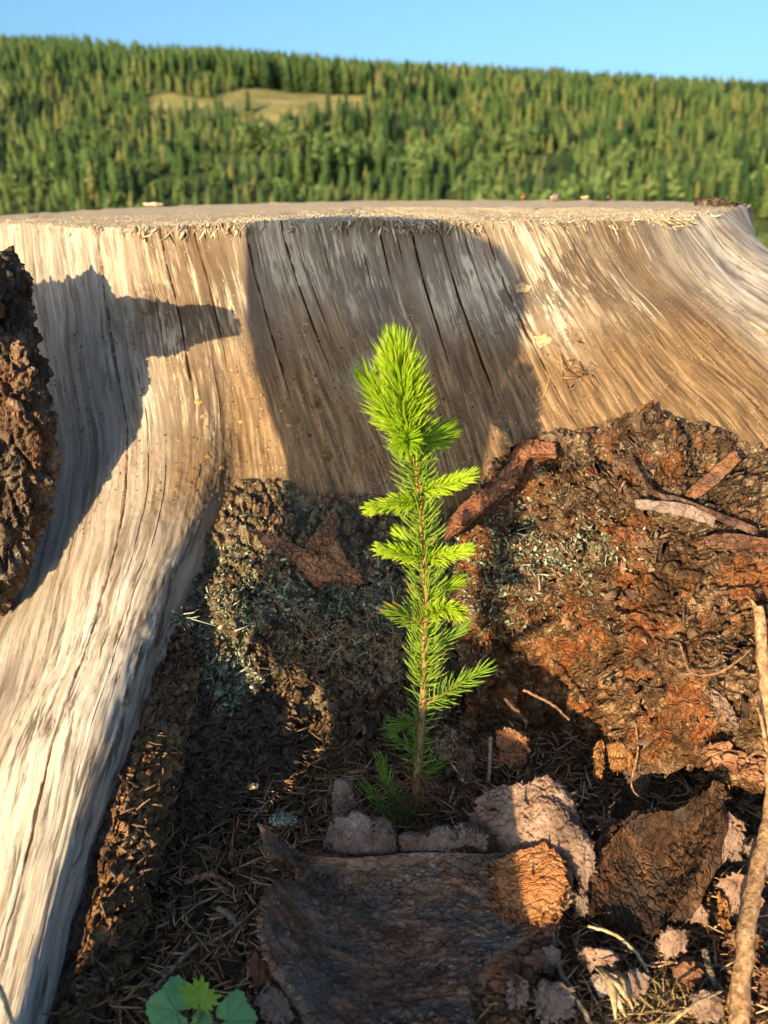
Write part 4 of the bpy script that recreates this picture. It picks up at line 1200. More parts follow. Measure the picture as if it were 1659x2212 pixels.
def needles(path, n, L, a0, a1, tint, curl=0.25, R=.00036, t0=0.0, t1=1.0, gap=None, lift=0.0, tip_short=.12, pw=1.2):
    path = smooth_path(path, 60)
    n = int(n * 1.4)
    t = np.linspace(t0, t1, n) + rn.uniform(-.4, .4, n) / n
    t = np.clip(t, 0, 1)
    i = np.clip((t * 59).astype(int), 0, 58)
    p = path[i] + (path[i + 1] - path[i]) * (t * 59 - i)[:, None]
    ax = path[i + 1] - path[i]
    ax /= np.linalg.norm(ax, axis=1, keepdims=True)
    fr = frames(ax)
    ph = np.arange(n) * 2.39996 + rn.uniform(-.3, .3, n)
    rad = fr[:, :, 0] * np.cos(ph)[:, None] + fr[:, :, 1] * np.sin(ph)[:, None]
    s_ = (t - t0) / max(t1 - t0, 1e-6)
    bent = rn.normal(0, .10, (n, 3))
    al = np.radians(a0 + (a1 - a0) * s_ ** pw + rn.uniform(-9, 9, n))
    d = ax * np.cos(al)[:, None] + rad * np.sin(al)[:, None]
    d[:, 2] += lift
    d = d + bent
    d /= np.linalg.norm(d, axis=1, keepdims=True)
    bend = ax * curl - rad * curl * .6
    LL = L * rn.uniform(.8, 1.12, n) * (1 - tip_short * s_ ** 2)
    return needle_mesh(p, d, bend, LL, np.full(n, R), np.clip(tint + rn.uniform(-.22, .22, n), 0, 1))

base_p = P(893, 1778, .292)
seed = empty("spruce_seedling", base_p, label="young spruce seedling with bright green new shoots growing in front of the stump", cat="seedling")
def PS(px, py, Y): return P(px, py, Y) - base_p
STEM = [(893,1785,.292),(903,1660,.293),(911,1560,.294),(917,1450,.295),(920,1300,.296),(916,1190,.296),(909,1080,.296),(898,1000,.296),(886,945,.295),(872,860,.294),(854,742,.292)]
stem_path = np.array([PS(*q) for q in STEM])
sp_ = smooth_path(stem_path, 120)
v, q, t3 = tube(sp_, np.interp(np.linspace(0, 1, 120), [0, .08, .3, .55, .72, .85, 1], [.0024, .0021, .0017, .0014, .0011, .0008, .0004]), 12, rough=.12)
stem = mesh("stem", v, [q, t3], M_STEM, seed, attrs={"tint": np.concatenate((np.repeat(np.linspace(0, 1, 120) ** .8, 12), [0, 1]))})
def shoot(path, n, L, a0, a1, tint, mat, name, twig_r=.0007, twig_t=.75, label=None, base=True, **kw):
    pth = np.array([PS(*q) for q in path])
    c = smooth_path(pth, 24)
    v, q, t3 = tube(c, np.linspace(twig_r, twig_r * .5, 24), 7)
    o = mesh(name, v, [q, t3], M_STEM, seed, attrs={"tint": np.full(len(v), twig_t)})
    if label: o["label"] = label
    v, f, ti = needles(pth, n, L, a0, a1, tint, **kw)
    mesh("needles", v, f, mat, o, attrs={"tint": ti}, kind="stuff")
    return o
# leader and the shoots round its foot
shoot([(884,945,.2945),(872,860,.2935),(859,786,.2915)], 520, .0152, 60, 14, .62, M_NEW, "leader_shoot", .0011, 1.0, "bright lime-green leader shoot at the top", curl=.12, R=.00038, tip_short=.05, pw=2.6)
shoot([(872,935,.293),(838,890,.290),(803,835,.288)], 115, .0120, 55, 24, .55, M_NEW, "side_shoot", .0007, 1.0)
shoot([(885,940,.297),(862,900,.302),(846,868,.305)], 70, .0115, 55, 24, .48, M_NEW, "side_shoot", .0007, 1.0)
shoot([(892,965,.297),(925,950,.302),(945,940,.305)], 115, .0115, 55, 24, .48, M_NEW, "side_shoot", .0007, 1.0)
shoot([(880,945,.290),(880,950,.284),(882,955,.279)], 80, .010, 80, 30, .42, M_NEW, "side_shoot", .0007, 1.0)
shoot([(912,1062,.295),(960,1048,.291),(1005,1032,.287)], 165, .0072, 50, 24, .66, M_NEW, "side_shoot", .0006, .8, curl=.15)
shoot([(905,1082,.295),(860,1086,.290),(812,1096,.285)], 170, .0072, 50, 24, .66, M_NEW, "side_shoot", .0006, .8, curl=.15)
shoot([(912,1205,.295),(870,1195,.290),(832,1188,.287)], 170, .0070, 50, 24, .66, M_NEW, "side_shoot", .0006, .8, curl=.15)
shoot([(905,1190,.297),(885,1172,.301),(872,1160,.303)], 60, .0075, 50, 24, .55, M_NEW, "side_shoot", .0006, .8)
shoot([(922,1210,.296),(962,1200,.292),(1000,1190,.289)], 155, .0070, 50, 24, .64, M_NEW, "side_shoot", .0006, .8, curl=.15)
shoot([(922,1300,.297),(955,1275,.302),(982,1260,.305)], 90, .0074, 50, 26, .50, M_NEW, "side_shoot", .0006, .7)
shoot([(922,1330,.294),(955,1315,.286),(985,1322,.279)], 150, .0074, 60, 30, .72, M_NEW, "side_shoot", .0006, .7, curl=.18)
shoot([(914,1345,.295),(880,1330,.291),(855,1322,.288)], 45, .0095, 55, 20, .72, M_OLD, "side_shoot", .0006, .6)
shoot([(922,1425,.297),(960,1385,.303),(990,1362,.307)], 50, .0095, 58, 25, .55, M_OLD, "side_shoot", .0007, .6)
shoot([(920,1425,.297),(945,1395,.305),(960,1380,.310)], 30, .0095, 58, 25, .45, M_OLD, "side_shoot", .0007, .6)
shoot([(918,1525,.295),(975,1488,.291),(1036,1452,.288)], 70, .0098, 62, 25, .50, M_OLD, "branch", .0009, .3, "long side branch with darker needles on the right", curl=.2)
shoot([(912,1560,.294),(880,1560,.290),(858,1568,.287)], 26, .0095, 60, 25, .35, M_OLD, "branch", .0007, .2)
shoot([(906,1630,.293),(880,1612,.288),(862,1602,.286)], 24, .0090, 60, 25, .35, M_OLD, "branch", .0007, .2)
shoot([(895,1755,.290),(850,1718,.285),(826,1655,.287)], 46, .0088, 60, 25, .38, M_OLD, "branch", .0009, .2)
shoot([(892,1775,.288),(840,1760,.279),(797,1708,.282)], 40, .0088, 60, 25, .40, M_OLD, "branch", .0009, .2)
shoot([(900,1690,.294),(930,1660,.300),(955,1640,.304)], 26, .0095, 60, 25, .30, M_OLD, "branch", .0007, .2)
# needles along last year's stem and the lower stem
S_ = Soup()
for (a, b, n, L, tn, c1) in ((2.7, 4.0, 170, .0130, .70, .32), (4.0, 5.0, 90, .0130, .70, .32), (5.0, 6.0, 90, .0130, .68, .30), (6.0, 8.2, 150, .0132, .60, .24), (.9, 2.8, 70, .0100, .45, .1)):
    seg = _cr(stem_path, np.linspace(a, b, 12))
    v, f, ti = needles(seg, n, L, 68, 62, tn, curl=c1, R=.00036, tip_short=0)
    S_.add(v, f, a=ti)
S_.build("needles", M_OLD, stem, kind="stuff")
# withered brown needles hanging about the foot
v, f, ti = needles([PS(895,1790,.292), PS(903,1660,.293)], 46, .012, 75, 95, .99, curl=-.3, R=.00035)
mesh("withered_needles", v, f, mat_needle("withered_needles", [(0.0, (0.14, 0.055, 0.025)), (1.0, (0.22, 0.085, 0.035))], .1), stem, attrs={"tint": np.clip(ti, 0, 1)}, kind="stuff")

# ------------------------------------------------------------------ leafy seedling in the bottom left corner
def mat_leaf(name, c1, c2, vein):
    s = NT(name)
    n = s.noise(s.obj(), 260, 4, .6)
    col = s.ramp(n, [(.35, c1), (.65, c2)])
    v = s.attr("vein")
    col = s.mix(s.math('MULTIPLY', v, .55), col, vein)
    s.done(col, .5, s.bump(s.math('ADD', s.math('MULTIPLY', v, -.6), s.math('MULTIPLY', n, .5)), .0006, .8), .35)
    s.translucent(col, .3)
    return s.m
M_LEAF = mat_leaf("matt_green_leaf", (0.17, 0.40, 0.13), (0.22, 0.48, 0.17), (0.18, 0.33, 0.16))
M_LEAF2 = mat_leaf("young_yellow_green_leaf", (0.20, 0.36, 0.035), (0.27, 0.45, 0.05), (0.40, 0.52, 0.12))
M_STALK = mat_tint("leaf_stalk_green", [(0, (0.16, 0.26, 0.07)), (1, (0.22, 0.30, 0.10))], .5, 500, .1)
lp_base = G(432, 2290, .005)
leafy = empty("leafy_seedling", lp_base, label="small broad-leaved seedling with rounded toothed leaves at the bottom left", cat="seedling")
def leaf(centre, R, nrm, upv, mat, lobes, depth, cup, name="leaf", notch=.75):
    """toothed fan leaf: centre where the stalk joins"""
    nth, nr = 120, 14
    th = np.linspace(-math.pi + .32, math.pi - .32, nth)
    tooth = 1 + depth * (np.abs(((th * lobes / math.pi) % 1) - .5) * 2 - .5)
    r = (0.80 + 0.26 * np.cos(th) - .10 * np.cos(2 * th)) * tooth * (1 + .10 * np.cos(5 * th))
    rr = np.linspace(0, 1, nr)
    A = np.outer(r, rr)
    x = np.sin(th)[:, None] * A
    y = np.cos(th)[:, None] * A
    fold = np.abs(np.sin(th * 2.5))[:, None] * A
    z = cup * A ** 2 - .10 * (1 - fold) * A + .05 * np.sin(th * 3)[:, None] * A
    vein = np.exp(-((((th[:, None] * 5 / math.pi / 1.25) + .5) % 1 - .5) * A / .05) ** 2) * (A > .02)
    n = np.array(nrm, float); n /= np.linalg.norm(n)
    u = np.array(upv, float); u -= n * (u @ n); u /= np.linalg.norm(u)
    w = np.cross(u, n)
    v = centre - lp_base + R * (x[..., None] * w + y[..., None] * u + z[..., None] * n)
    o = mesh(name, v.reshape(-1, 3), gfaces(nth, nr), mat, leafy, attrs={"vein": vein.ravel()})
    return o
c1, c2, c3, c4 = G(380, 2184, .030), G(431, 2160, .042), G(492, 2206, .032), G(437, 2196, .030)
leaf(c1, .0098, (.15, -.55, .8), (-.95, .15, .1), M_LEAF, 12, .06, -.12)
leaf(c3, .0088, (-.1, -.5, .85), (.95, .05, .05), M_LEAF, 12, .06, -.12)
leaf(c2, .0066, (-.15, -.9, .5), (.1, .35, .95), M_LEAF2, 8, .38, .12)
leaf(c4, .0036, (0, -.75, .6), (0, -.6, -.6), M_LEAF, 9, .12, -.1)
for c in (c1, c2, c3, c4):
    v, q, t3 = tube(smooth_path([np.zeros(3), (c - lp_base) * .5 + np.array((0, 0, .004)), c - lp_base], 12), [.0007] * 11 + [.0005], 7)
    mesh("stalk", v, [q, t3], M_STALK, leafy, attrs={"tint": np.full(len(v), .5)})
# ------------------------------------------------------------------ frayed rim
rf = np.random.default_rng(9)
def blades(base, d, bend, L, W, taper=.3, thick=.35):
    """small curved splinters, three sections"""
    n = len(base)
    fr = frames(d, roll=rf.uniform(0, 6.28, n))
    ts = np.array((0, .5, 1.0)); rs = np.array((.8, 1.0, taper))
    ax = base[:, None] + d[:, None] * (L[:, None] * ts)[..., None] + bend[:, None] * (L[:, None] * ts ** 2)[..., None]
    cs = np.array(((1, 0), (0, thick), (-1, 0), (0, -thick)))
    ring = fr[:, None, :, 0] * cs[None, :, :1] + fr[:, None, :, 1] * cs[None, :, 1:]
    v = (ax[:, :, None] + ring[:, None] * (W[:, None] * rs)[:, :, None, None]).reshape(n, -1, 3)
    q = [(i * 4 + j, i * 4 + (j + 1) % 4, (i + 1) * 4 + (j + 1) % 4, (i + 1) * 4 + j) for i in range(2) for j in range(4)] + [(8, 9, 10, 11), (3, 2, 1, 0)]
    f = (np.array(q)[None] + (np.arange(n) * 12)[:, None, None]).reshape(-1, 4)
    return v.reshape(-1, 3), f, np.repeat(np.arange(n), 12)
M_FIBRE = mat_tint("frayed_wood_fibre", [(0, (0.24, 0.17, 0.10)), (.35, (0.44, 0.34, 0.22)), (.7, (0.58, 0.49, 0.36)), (1, (0.68, 0.62, 0.50))], .8, 900, .35)
fi = np.where((TU >= .1) & (TU < nF - 1.6))[0]
w_ = np.gradient(U_m)[fi]
dens = 0.35 + 1.6 * sstep(.05, .5, fbm(np.stack((U_m[fi] * 40, U_m[fi] * 0), -1), 3, 5))
px_f = np.interp(TU[fi], np.arange(nF), rim_px)
for c, wd, k in ((300, 60, 1.5), (480, 70, 2.5), (760, 40, 1.5), (870, 60, 3), (1000, 80, 2), (1230, 60, 1.2), (1440, 50, 3)):
    dens += k * np.exp(-((px_f - c) / wd) ** 2)
pr = w_ * dens ** 2.4; pr /= pr.sum()
S_ = Soup()
for n, L0, W0, out in ((700, .0036, .00028, .45), (380, .0048, .00075, .7), (700, .0018, .00026, .3)):
    k = rf.choice(fi, n, p=pr)
    b = g2[k, 0] + n0[k, 3] * rf.uniform(-.0012, .0012, (n, 1))
    b[:, 2] += rf.uniform(-.0035, .0008, n)
    nn = n0[k, 4].copy(); nn[:, 2] *= .2
    d = nn * rf.uniform(.3, 1.0, (n, 1)) * out + du[k, 3] * rf.normal(0, .35, (n, 1)) + np.array((0, 0, -1)) * rf.uniform(.15, 1.0, (n, 1))
    d /= np.linalg.norm(d, axis=1, keepdims=True)
    bend = nn * rf.normal(.15, .5, (n, 1)) + np.array((0, 0, 1)) * rf.normal(.1, .35, (n, 1))
    v, f, ci = blades(b, d, bend, L0 * rf.uniform(.4, 1.5, n), W0 * rf.uniform(.6, 1.5, n))
    S_.add(v, f, a=rf.uniform(0, 1, n)[ci])
# short upright nap on the cut
n = 5000
k = np.where(rf.uniform(size=n) < .55, rf.choice(fi, n), rf.integers(0, NU, n))
kk = np.where(rf.uniform(size=n) < .5, 1 - rf.uniform(0, 1, n) ** 1.6 * .4, np.sqrt(rf.uniform(size=n)))
b = cen + (rim[k] - cen) * kk[:, None]
b[:, 2] = cen[2] + (rim[k, 2] - rim_j[k] - cen[2]) * kk + .0002
d = np.stack((rf.normal(0, .7, n), rf.normal(-.2, .7, n), rf.uniform(.3, 1, n)), -1)
d /= np.linalg.norm(d, axis=1, keepdims=True)
v, f, ci = blades(b, d, rf.normal(0, .3, (n, 3)), rf.uniform(.0005, .0016, n), rf.uniform(.0002, .0004, n))
S_.add(v, f, a=rf.uniform(.3, 1, n)[ci])
S_.build("frayed_fibres", M_FIBRE, stump, kind="stuff")

# ------------------------------------------------------------------ litter
M_DRY = mat_tint("dry_needle", [(0, (0.09, 0.050, 0.027)), (.4, (0.28, 0.145, 0.070)), (.75, (0.46, 0.28, 0.14)), (1, (0.60, 0.46, 0.30))], .7, 700, .3)
def litter_needles(n, cx, cy, sx, sy, zmax, L=(.006, .013)):
    x = rf.uniform(cx - sx, cx + sx, n); y = rf.uniform(cy - sy, cy + sy, n)
    b = np.stack((x, y, floor_z(x, y) + rf.uniform(.0005, zmax, n)), -1)
    a = rf.uniform(0, 6.28, n)
    d = np.stack((np.cos(a), np.sin(a), rf.normal(0, .22, n)), -1)
    d /= np.linalg.norm(d, axis=1, keepdims=True)
    bend = np.stack((rf.normal(0, .12, n), rf.normal(0, .12, n), rf.normal(0, .08, n)), -1)
    return blades(b, d, bend, rf.uniform(L[0], L[1], n), rf.uniform(.00035, .00062, n), .5, .7)
S_ = Soup()
for args in ((3600, -.045, .235, .075, .095, .009), (2600, .06, .27, .10, .085, .008), (1200, .10, .17, .10, .06, .007), (1500, 0, .2, .35, .25, .006)):
    v, f, ci = litter_needles(*args)
    S_.add(v, f, a=(rf.uniform(0, 1, args[0]) ** 1.05)[ci])
S_.build("needle_litter", M_DRY, kind="stuff", label="brown dry spruce needles covering the ground below the stump", cat="needles")

CH = np.array([(-1, -.6, -.3), (.9, -.7, -.25), (1.1, .6, -.3), (-.8, .8, -.2), (-.7, -.5, .35), (.7, -.4, .25), (.6, .6, .4), (-.6, .5, .3)])
CF = np.array([(0, 3, 2, 1), (4, 5, 6, 7), (0, 1, 5, 4), (1, 2, 6, 5), (2, 3, 7, 6), (3, 0, 4, 7)])
def crumbs(p, size, flat=1.0, nrm=None):
    n = len(p)
    d = rf.normal(size=(n, 3)) if nrm is None else nrm + rf.normal(0, .5, (n, 3))
    M = frames(d, roll=rf.uniform(0, 6.28, n)) * size[:, None, None]
    M = M * np.stack((rf.uniform(.6, 1.5, n), rf.uniform(.6, 1.1, n), rf.uniform(.4, 1.0, n) * flat), -1)[:, None, :]
    v, f, ci = batch(CH, CF, M, p)
    return v + rf.normal(0, .18, v.shape) * size[ci][:, None], f, ci
M_CRUMB = mat_tint("bark_crumb", [(0, (0.04, 0.025, 0.016)), (.35, (0.12, 0.072, 0.046)), (.65, (0.24, 0.15, 0.095)), (.85, (0.34, 0.17, 0.08)), (1, (0.40, 0.34, 0.28))], .85, 900, .4, bump=.0008)
n = 4200
x = np.concatenate((rf.uniform(-.12, .20, 3000), rf.uniform(-.5, .5, 1200))); y = np.concatenate((rf.uniform(.13, .36, 3000), rf.uniform(-.1, .45, 1200)))
p = np.stack((x, y, floor_z(x, y) + rf.uniform(0, .005, n)), -1)
S_ = Soup()
v, f, ci = crumbs(p, rf.uniform(.0006, .0022, n) * np.where(rf.uniform(size=n) > .93, 2.0, 1), .6)
S_.add(v, f, a=rf.uniform(0, 1, n)[ci])
S_.build("bark_crumbs", M_CRUMB, kind="stuff", label="dark bark crumbs strewn over the soil below the stump", cat="bark crumbs", smooth=False)

def surf(o):
    n = len(o.data.vertices)
    co = np.empty(n * 3, np.float32); nr = np.empty(n * 3, np.float32)
    o.data.vertices.foreach_get("co", co); o.data.vertices.foreach_get("normal", nr)
    return co.reshape(-1, 3).astype(float), nr.reshape(-1, 3).astype(float)
def pix(p):
    d = p - np.array((0, 0, CAM_H))
    dep = d[:, 1] * math.cos(PITCH) - d[:, 2] * math.sin(PITCH)
    return 829.5 + FPX * d[:, 0] / dep, 1106 - FPX * (d[:, 1] * math.sin(PITCH) + d[:, 2] * math.cos(PITCH)) / dep
# flakes proud of the right bark
co, nr = surf(bark_r)
k = rf.choice(len(co), 1100)
p = co[k] + nr[k] * rf.uniform(-.0008, .0012, (len(k), 1))
v, f, ci = crumbs(p, rf.uniform(.0008, .0045, len(k)) * rf.uniform(.5, 1, len(k)), .16, nr[k] * 1.1)
a = 0.1 + .65 * rf.uniform(size=len(k))
S_ = Soup(); S_.add(v, f, a=a[ci])
S_.build("bark_flakes", M_CRUMB, bark_r, kind="stuff", smooth=False)
co, nr = surf(bark_l)
x_, y_ = pix(co)
w = .25 + sstep(1380, 1480, y_) * 1.2
k = rf.choice(len(co), 2200, p=w / w.sum())
p = co[k] + nr[k] * rf.uniform(-.0005, .0012, (len(k), 1))
v, f, ci = crumbs(p, rf.uniform(.0008, .0036, len(k)) * rf.uniform(.5, 1, len(k)), .2, nr[k] * 1.0)
S_ = Soup(); S_.add(v, f, a=(.15 + .6 * rf.uniform(size=len(k)))[ci])
w = sstep(1540, 1600, y_) + 1e-6
k = rf.choice(len(co), 900, p=w / w.sum())
a = rf.uniform(0, 6.28, 900)
d = np.stack((np.cos(a), np.sin(a), rf.normal(0, .3, 900)), -1)
d -= nr[k] * (d * nr[k]).sum(1, keepdims=True) * .8
d /= np.linalg.norm(d, axis=1, keepdims=True)
v, f, ci = blades(co[k] + nr[k] * .001, d, rf.normal(0, .1, (900, 3)), rf.uniform(.006, .012, 900), rf.uniform(.00035, .0006, 900), .5, .7)
S_.add(v, f, a=rf.uniform(.4, .7, 900)[ci])
S_.build("bark_flakes", M_CRUMB, bark_l, kind="stuff", smooth=False)
co, nr = surf(strip_o)
k = rf.choice(len(co), 900)
v, f, ci = crumbs(co[k] + nr[k] * rf.uniform(-.0003, .001, (900, 1)), rf.uniform(.0006, .0026, 900), .25, nr[k])
S_ = Soup(); S_.add(v, f, a=(.2 + .65 * rf.uniform(size=900))[ci])
k = rf.choice(len(co), 160)
a = rf.uniform(0, 6.28, 160)
d = np.stack((np.cos(a), np.sin(a), rf.normal(0, .3, 160)), -1); d -= nr[k] * (d * nr[k]).sum(1, keepdims=True) * .8
d /= np.linalg.norm(d, axis=1, keepdims=True)
v, f, ci = blades(co[k] + nr[k] * .0012, d, rf.normal(0, .1, (160, 3)), rf.uniform(.006, .011, 160), rf.uniform(.00035, .0006, 160), .5, .7)
S_.add(v, f, a=rf.uniform(.5, .75, 160)[ci])
S_.build("bark_flakes", M_CRUMB, strip_o, kind="stuff", smooth=False)
# lichen: small lobes and cups
M_LICHEN = mat_tint("grey_green_lichen", [(0, (0.11, 0.12, 0.07)), (.5, (0.25, 0.265, 0.175)), (.8, (0.40, 0.42, 0.31)), (1, (0.60, 0.64, 0.54))], .9, 1200, .45, bump=.0006)
def lichen(o, n, weight, name, size=(.0005, .0016), tone=0.0, stalks=60):
    co, nr = surf(o)
    x, y = pix(co)
    w = weight(x, y) * (.15 + sstep(-.1, .35, fbm(co * 60, 3, 33)))
    k = rf.choice(len(co), n, p=w / w.sum())
    p = co[k] + nr[k] * rf.uniform(0, .0016, (n, 1))
    S_ = Soup()
    v, f, ci = crumbs(p, rf.uniform(size[0], size[1], n), .5)
    S_.add(v, f, a=np.clip(rf.uniform(0, 1, n) ** 1.5 + tone, 0, 1)[ci])
    k = rf.choice(len(co), n, p=w / w.sum())
    d = nr[k] + rf.normal(0, .8, (n, 3)); d /= np.linalg.norm(d, axis=1, keepdims=True)
    v, f, ci = blades(co[k], d, rf.normal(0, .5, (n, 3)), rf.uniform(.0008, .0028, n), rf.uniform(.00015, .0004, n), .8, .5)
    S_.add(v, f, a=np.clip(rf.uniform(0, 1, n) ** 1.5 + tone, 0, 1)[ci])
    if stalks:
        k = rf.choice(len(co), stalks, p=w / w.sum())
        d = nr[k] + rf.normal(0, .5, (stalks, 3)) + np.array((0, 0, .6)); d /= np.linalg.norm(d, axis=1, keepdims=True)
        v, f, ci = blades(co[k], d, rf.normal(0, .6, (stalks, 3)), rf.uniform(.003, .007, stalks), rf.uniform(.0003, .0006, stalks), 1.1, .9)
        S_.add(v, f, a=rf.uniform(.6, .9, stalks)[ci])
    return S_.build(name, M_LICHEN, o, kind="stuff", smooth=False)
g_ = lambda x, y, cx, cy, sx, sy: np.exp(-((x - cx) / sx) ** 2 - ((y - cy) / sy) ** 2)
lichen(bark_l, 3300, lambda x, y: g_(x, y, 620, 1300, 230, 90) + .6 * g_(x, y, 420, 1230, 80, 90) + .9 * g_(x, y, 740, 1330, 120, 80), "lichen")
lichen(bark_l, 900, lambda x, y: g_(x, y, 490, 1465, 45, 40), "lichen", (.0006, .0016), .25, 12)
lichen(bark_r, 1500, lambda x, y: g_(x, y, 1080, 1190, 110, 90) + .5 * g_(x, y, 1250, 1180, 90, 60) + .4 * g_(x, y, 1100, 1320, 80, 60), "lichen", stalks=25)
# ------------------------------------------------------------------ stick, twigs and small things
def mat_stick(name, a, b, c):
    s = NT(name)
    ob = s.obj()
    n = s.noise(s.map(ob, (1, 1, 1)), 420, 5, .65)
    n2 = s.noise(ob, 1500, 3, .6)
    col = s.ramp(n, [(.33, a), (.5, b), (.64, c)])
    return s.done(col, .75, s.bump(s.math('ADD', n, s.math('MULTIPLY', n2, .4)), .0012, .9))
M_STICK = mat_stick("peeling_stick_bark", (0.12, 0.065, 0.032), (0.33, 0.19, 0.095), (0.48, 0.34, 0.21))
M_TWIG = mat_stick("grey_twig", (0.055, 0.042, 0.032), (0.17, 0.125, 0.09), (0.33, 0.27, 0.21))
M_PALE = mat_stick("pale_dry_stalk", (0.26, 0.18, 0.09), (0.46, 0.34, 0.19), (0.62, 0.50, 0.33))
M_ROOT = mat_stick("reddish_rootlet", (0.09, 0.045, 0.028), (0.23, 0.12, 0.070), (0.36, 0.22, 0.14))

def stickpath(pts, radii, n, sides, rough, seed, origin):
    c = smooth_path([P(*q) if len(q) == 3 else q for q in pts], n) - origin
    w = np.stack((pn(np.stack((np.arange(n) * .12, np.full(n, seed * 1.7)), -1), 2), pn(np.stack((np.arange(n) * .12, np.full(n, seed * 2.9)), -1), 3), pn(np.stack((np.arange(n) * .12, np.full(n, seed * 3.7)), -1), 4)), -1)
    r = np.interp(np.linspace(0, 1, n), np.linspace(0, 1, len(radii)), radii)
    return tube(c + w * r[:, None] * .35, r * (1 + .10 * pn(np.stack((np.arange(n) * .13, np.full(n, seed * 1.0)), -1), 7)), sides, True, seed, rough)

st_o = P(1592, 2260, .172)
stick = empty("stick", st_o, label="brown peeling stick leaning up the right edge of the picture", cat="stick")
v, q, t3 = stickpath([(1636,1308,.287),(1648,1420,.276),(1660,1560,.262),(1668,1680,.250),(1660,1780,.238),(1628,1920,.216),(1606,2060,.196),(1592,2270,.172)], [.0021,.0023,.0024,.0027,.0027,.0031,.0033,.0034], 150, 16, .22, 3, st_o)
mesh("shaft", v, [q, t3], M_STICK, stick)
for pts, r in (([(1662,1650,.254),(1646,1560,.252),(1636,1530,.25)], [.0010, .0007, .0003]), ([(1664,1640,.254),(1640,1622,.25),(1612,1640,.246)], [.0011, .0008, .0004]), ([(1636,1315,.286),(1622,1296,.29),(1610,1288,.293)], [.0009, .0006, .0002])):
    v, q, t3 = stickpath(pts, r, 20, 8, .2, 5, st_o)
    mesh("side_twig", v, [q, t3], M_STICK, stick)

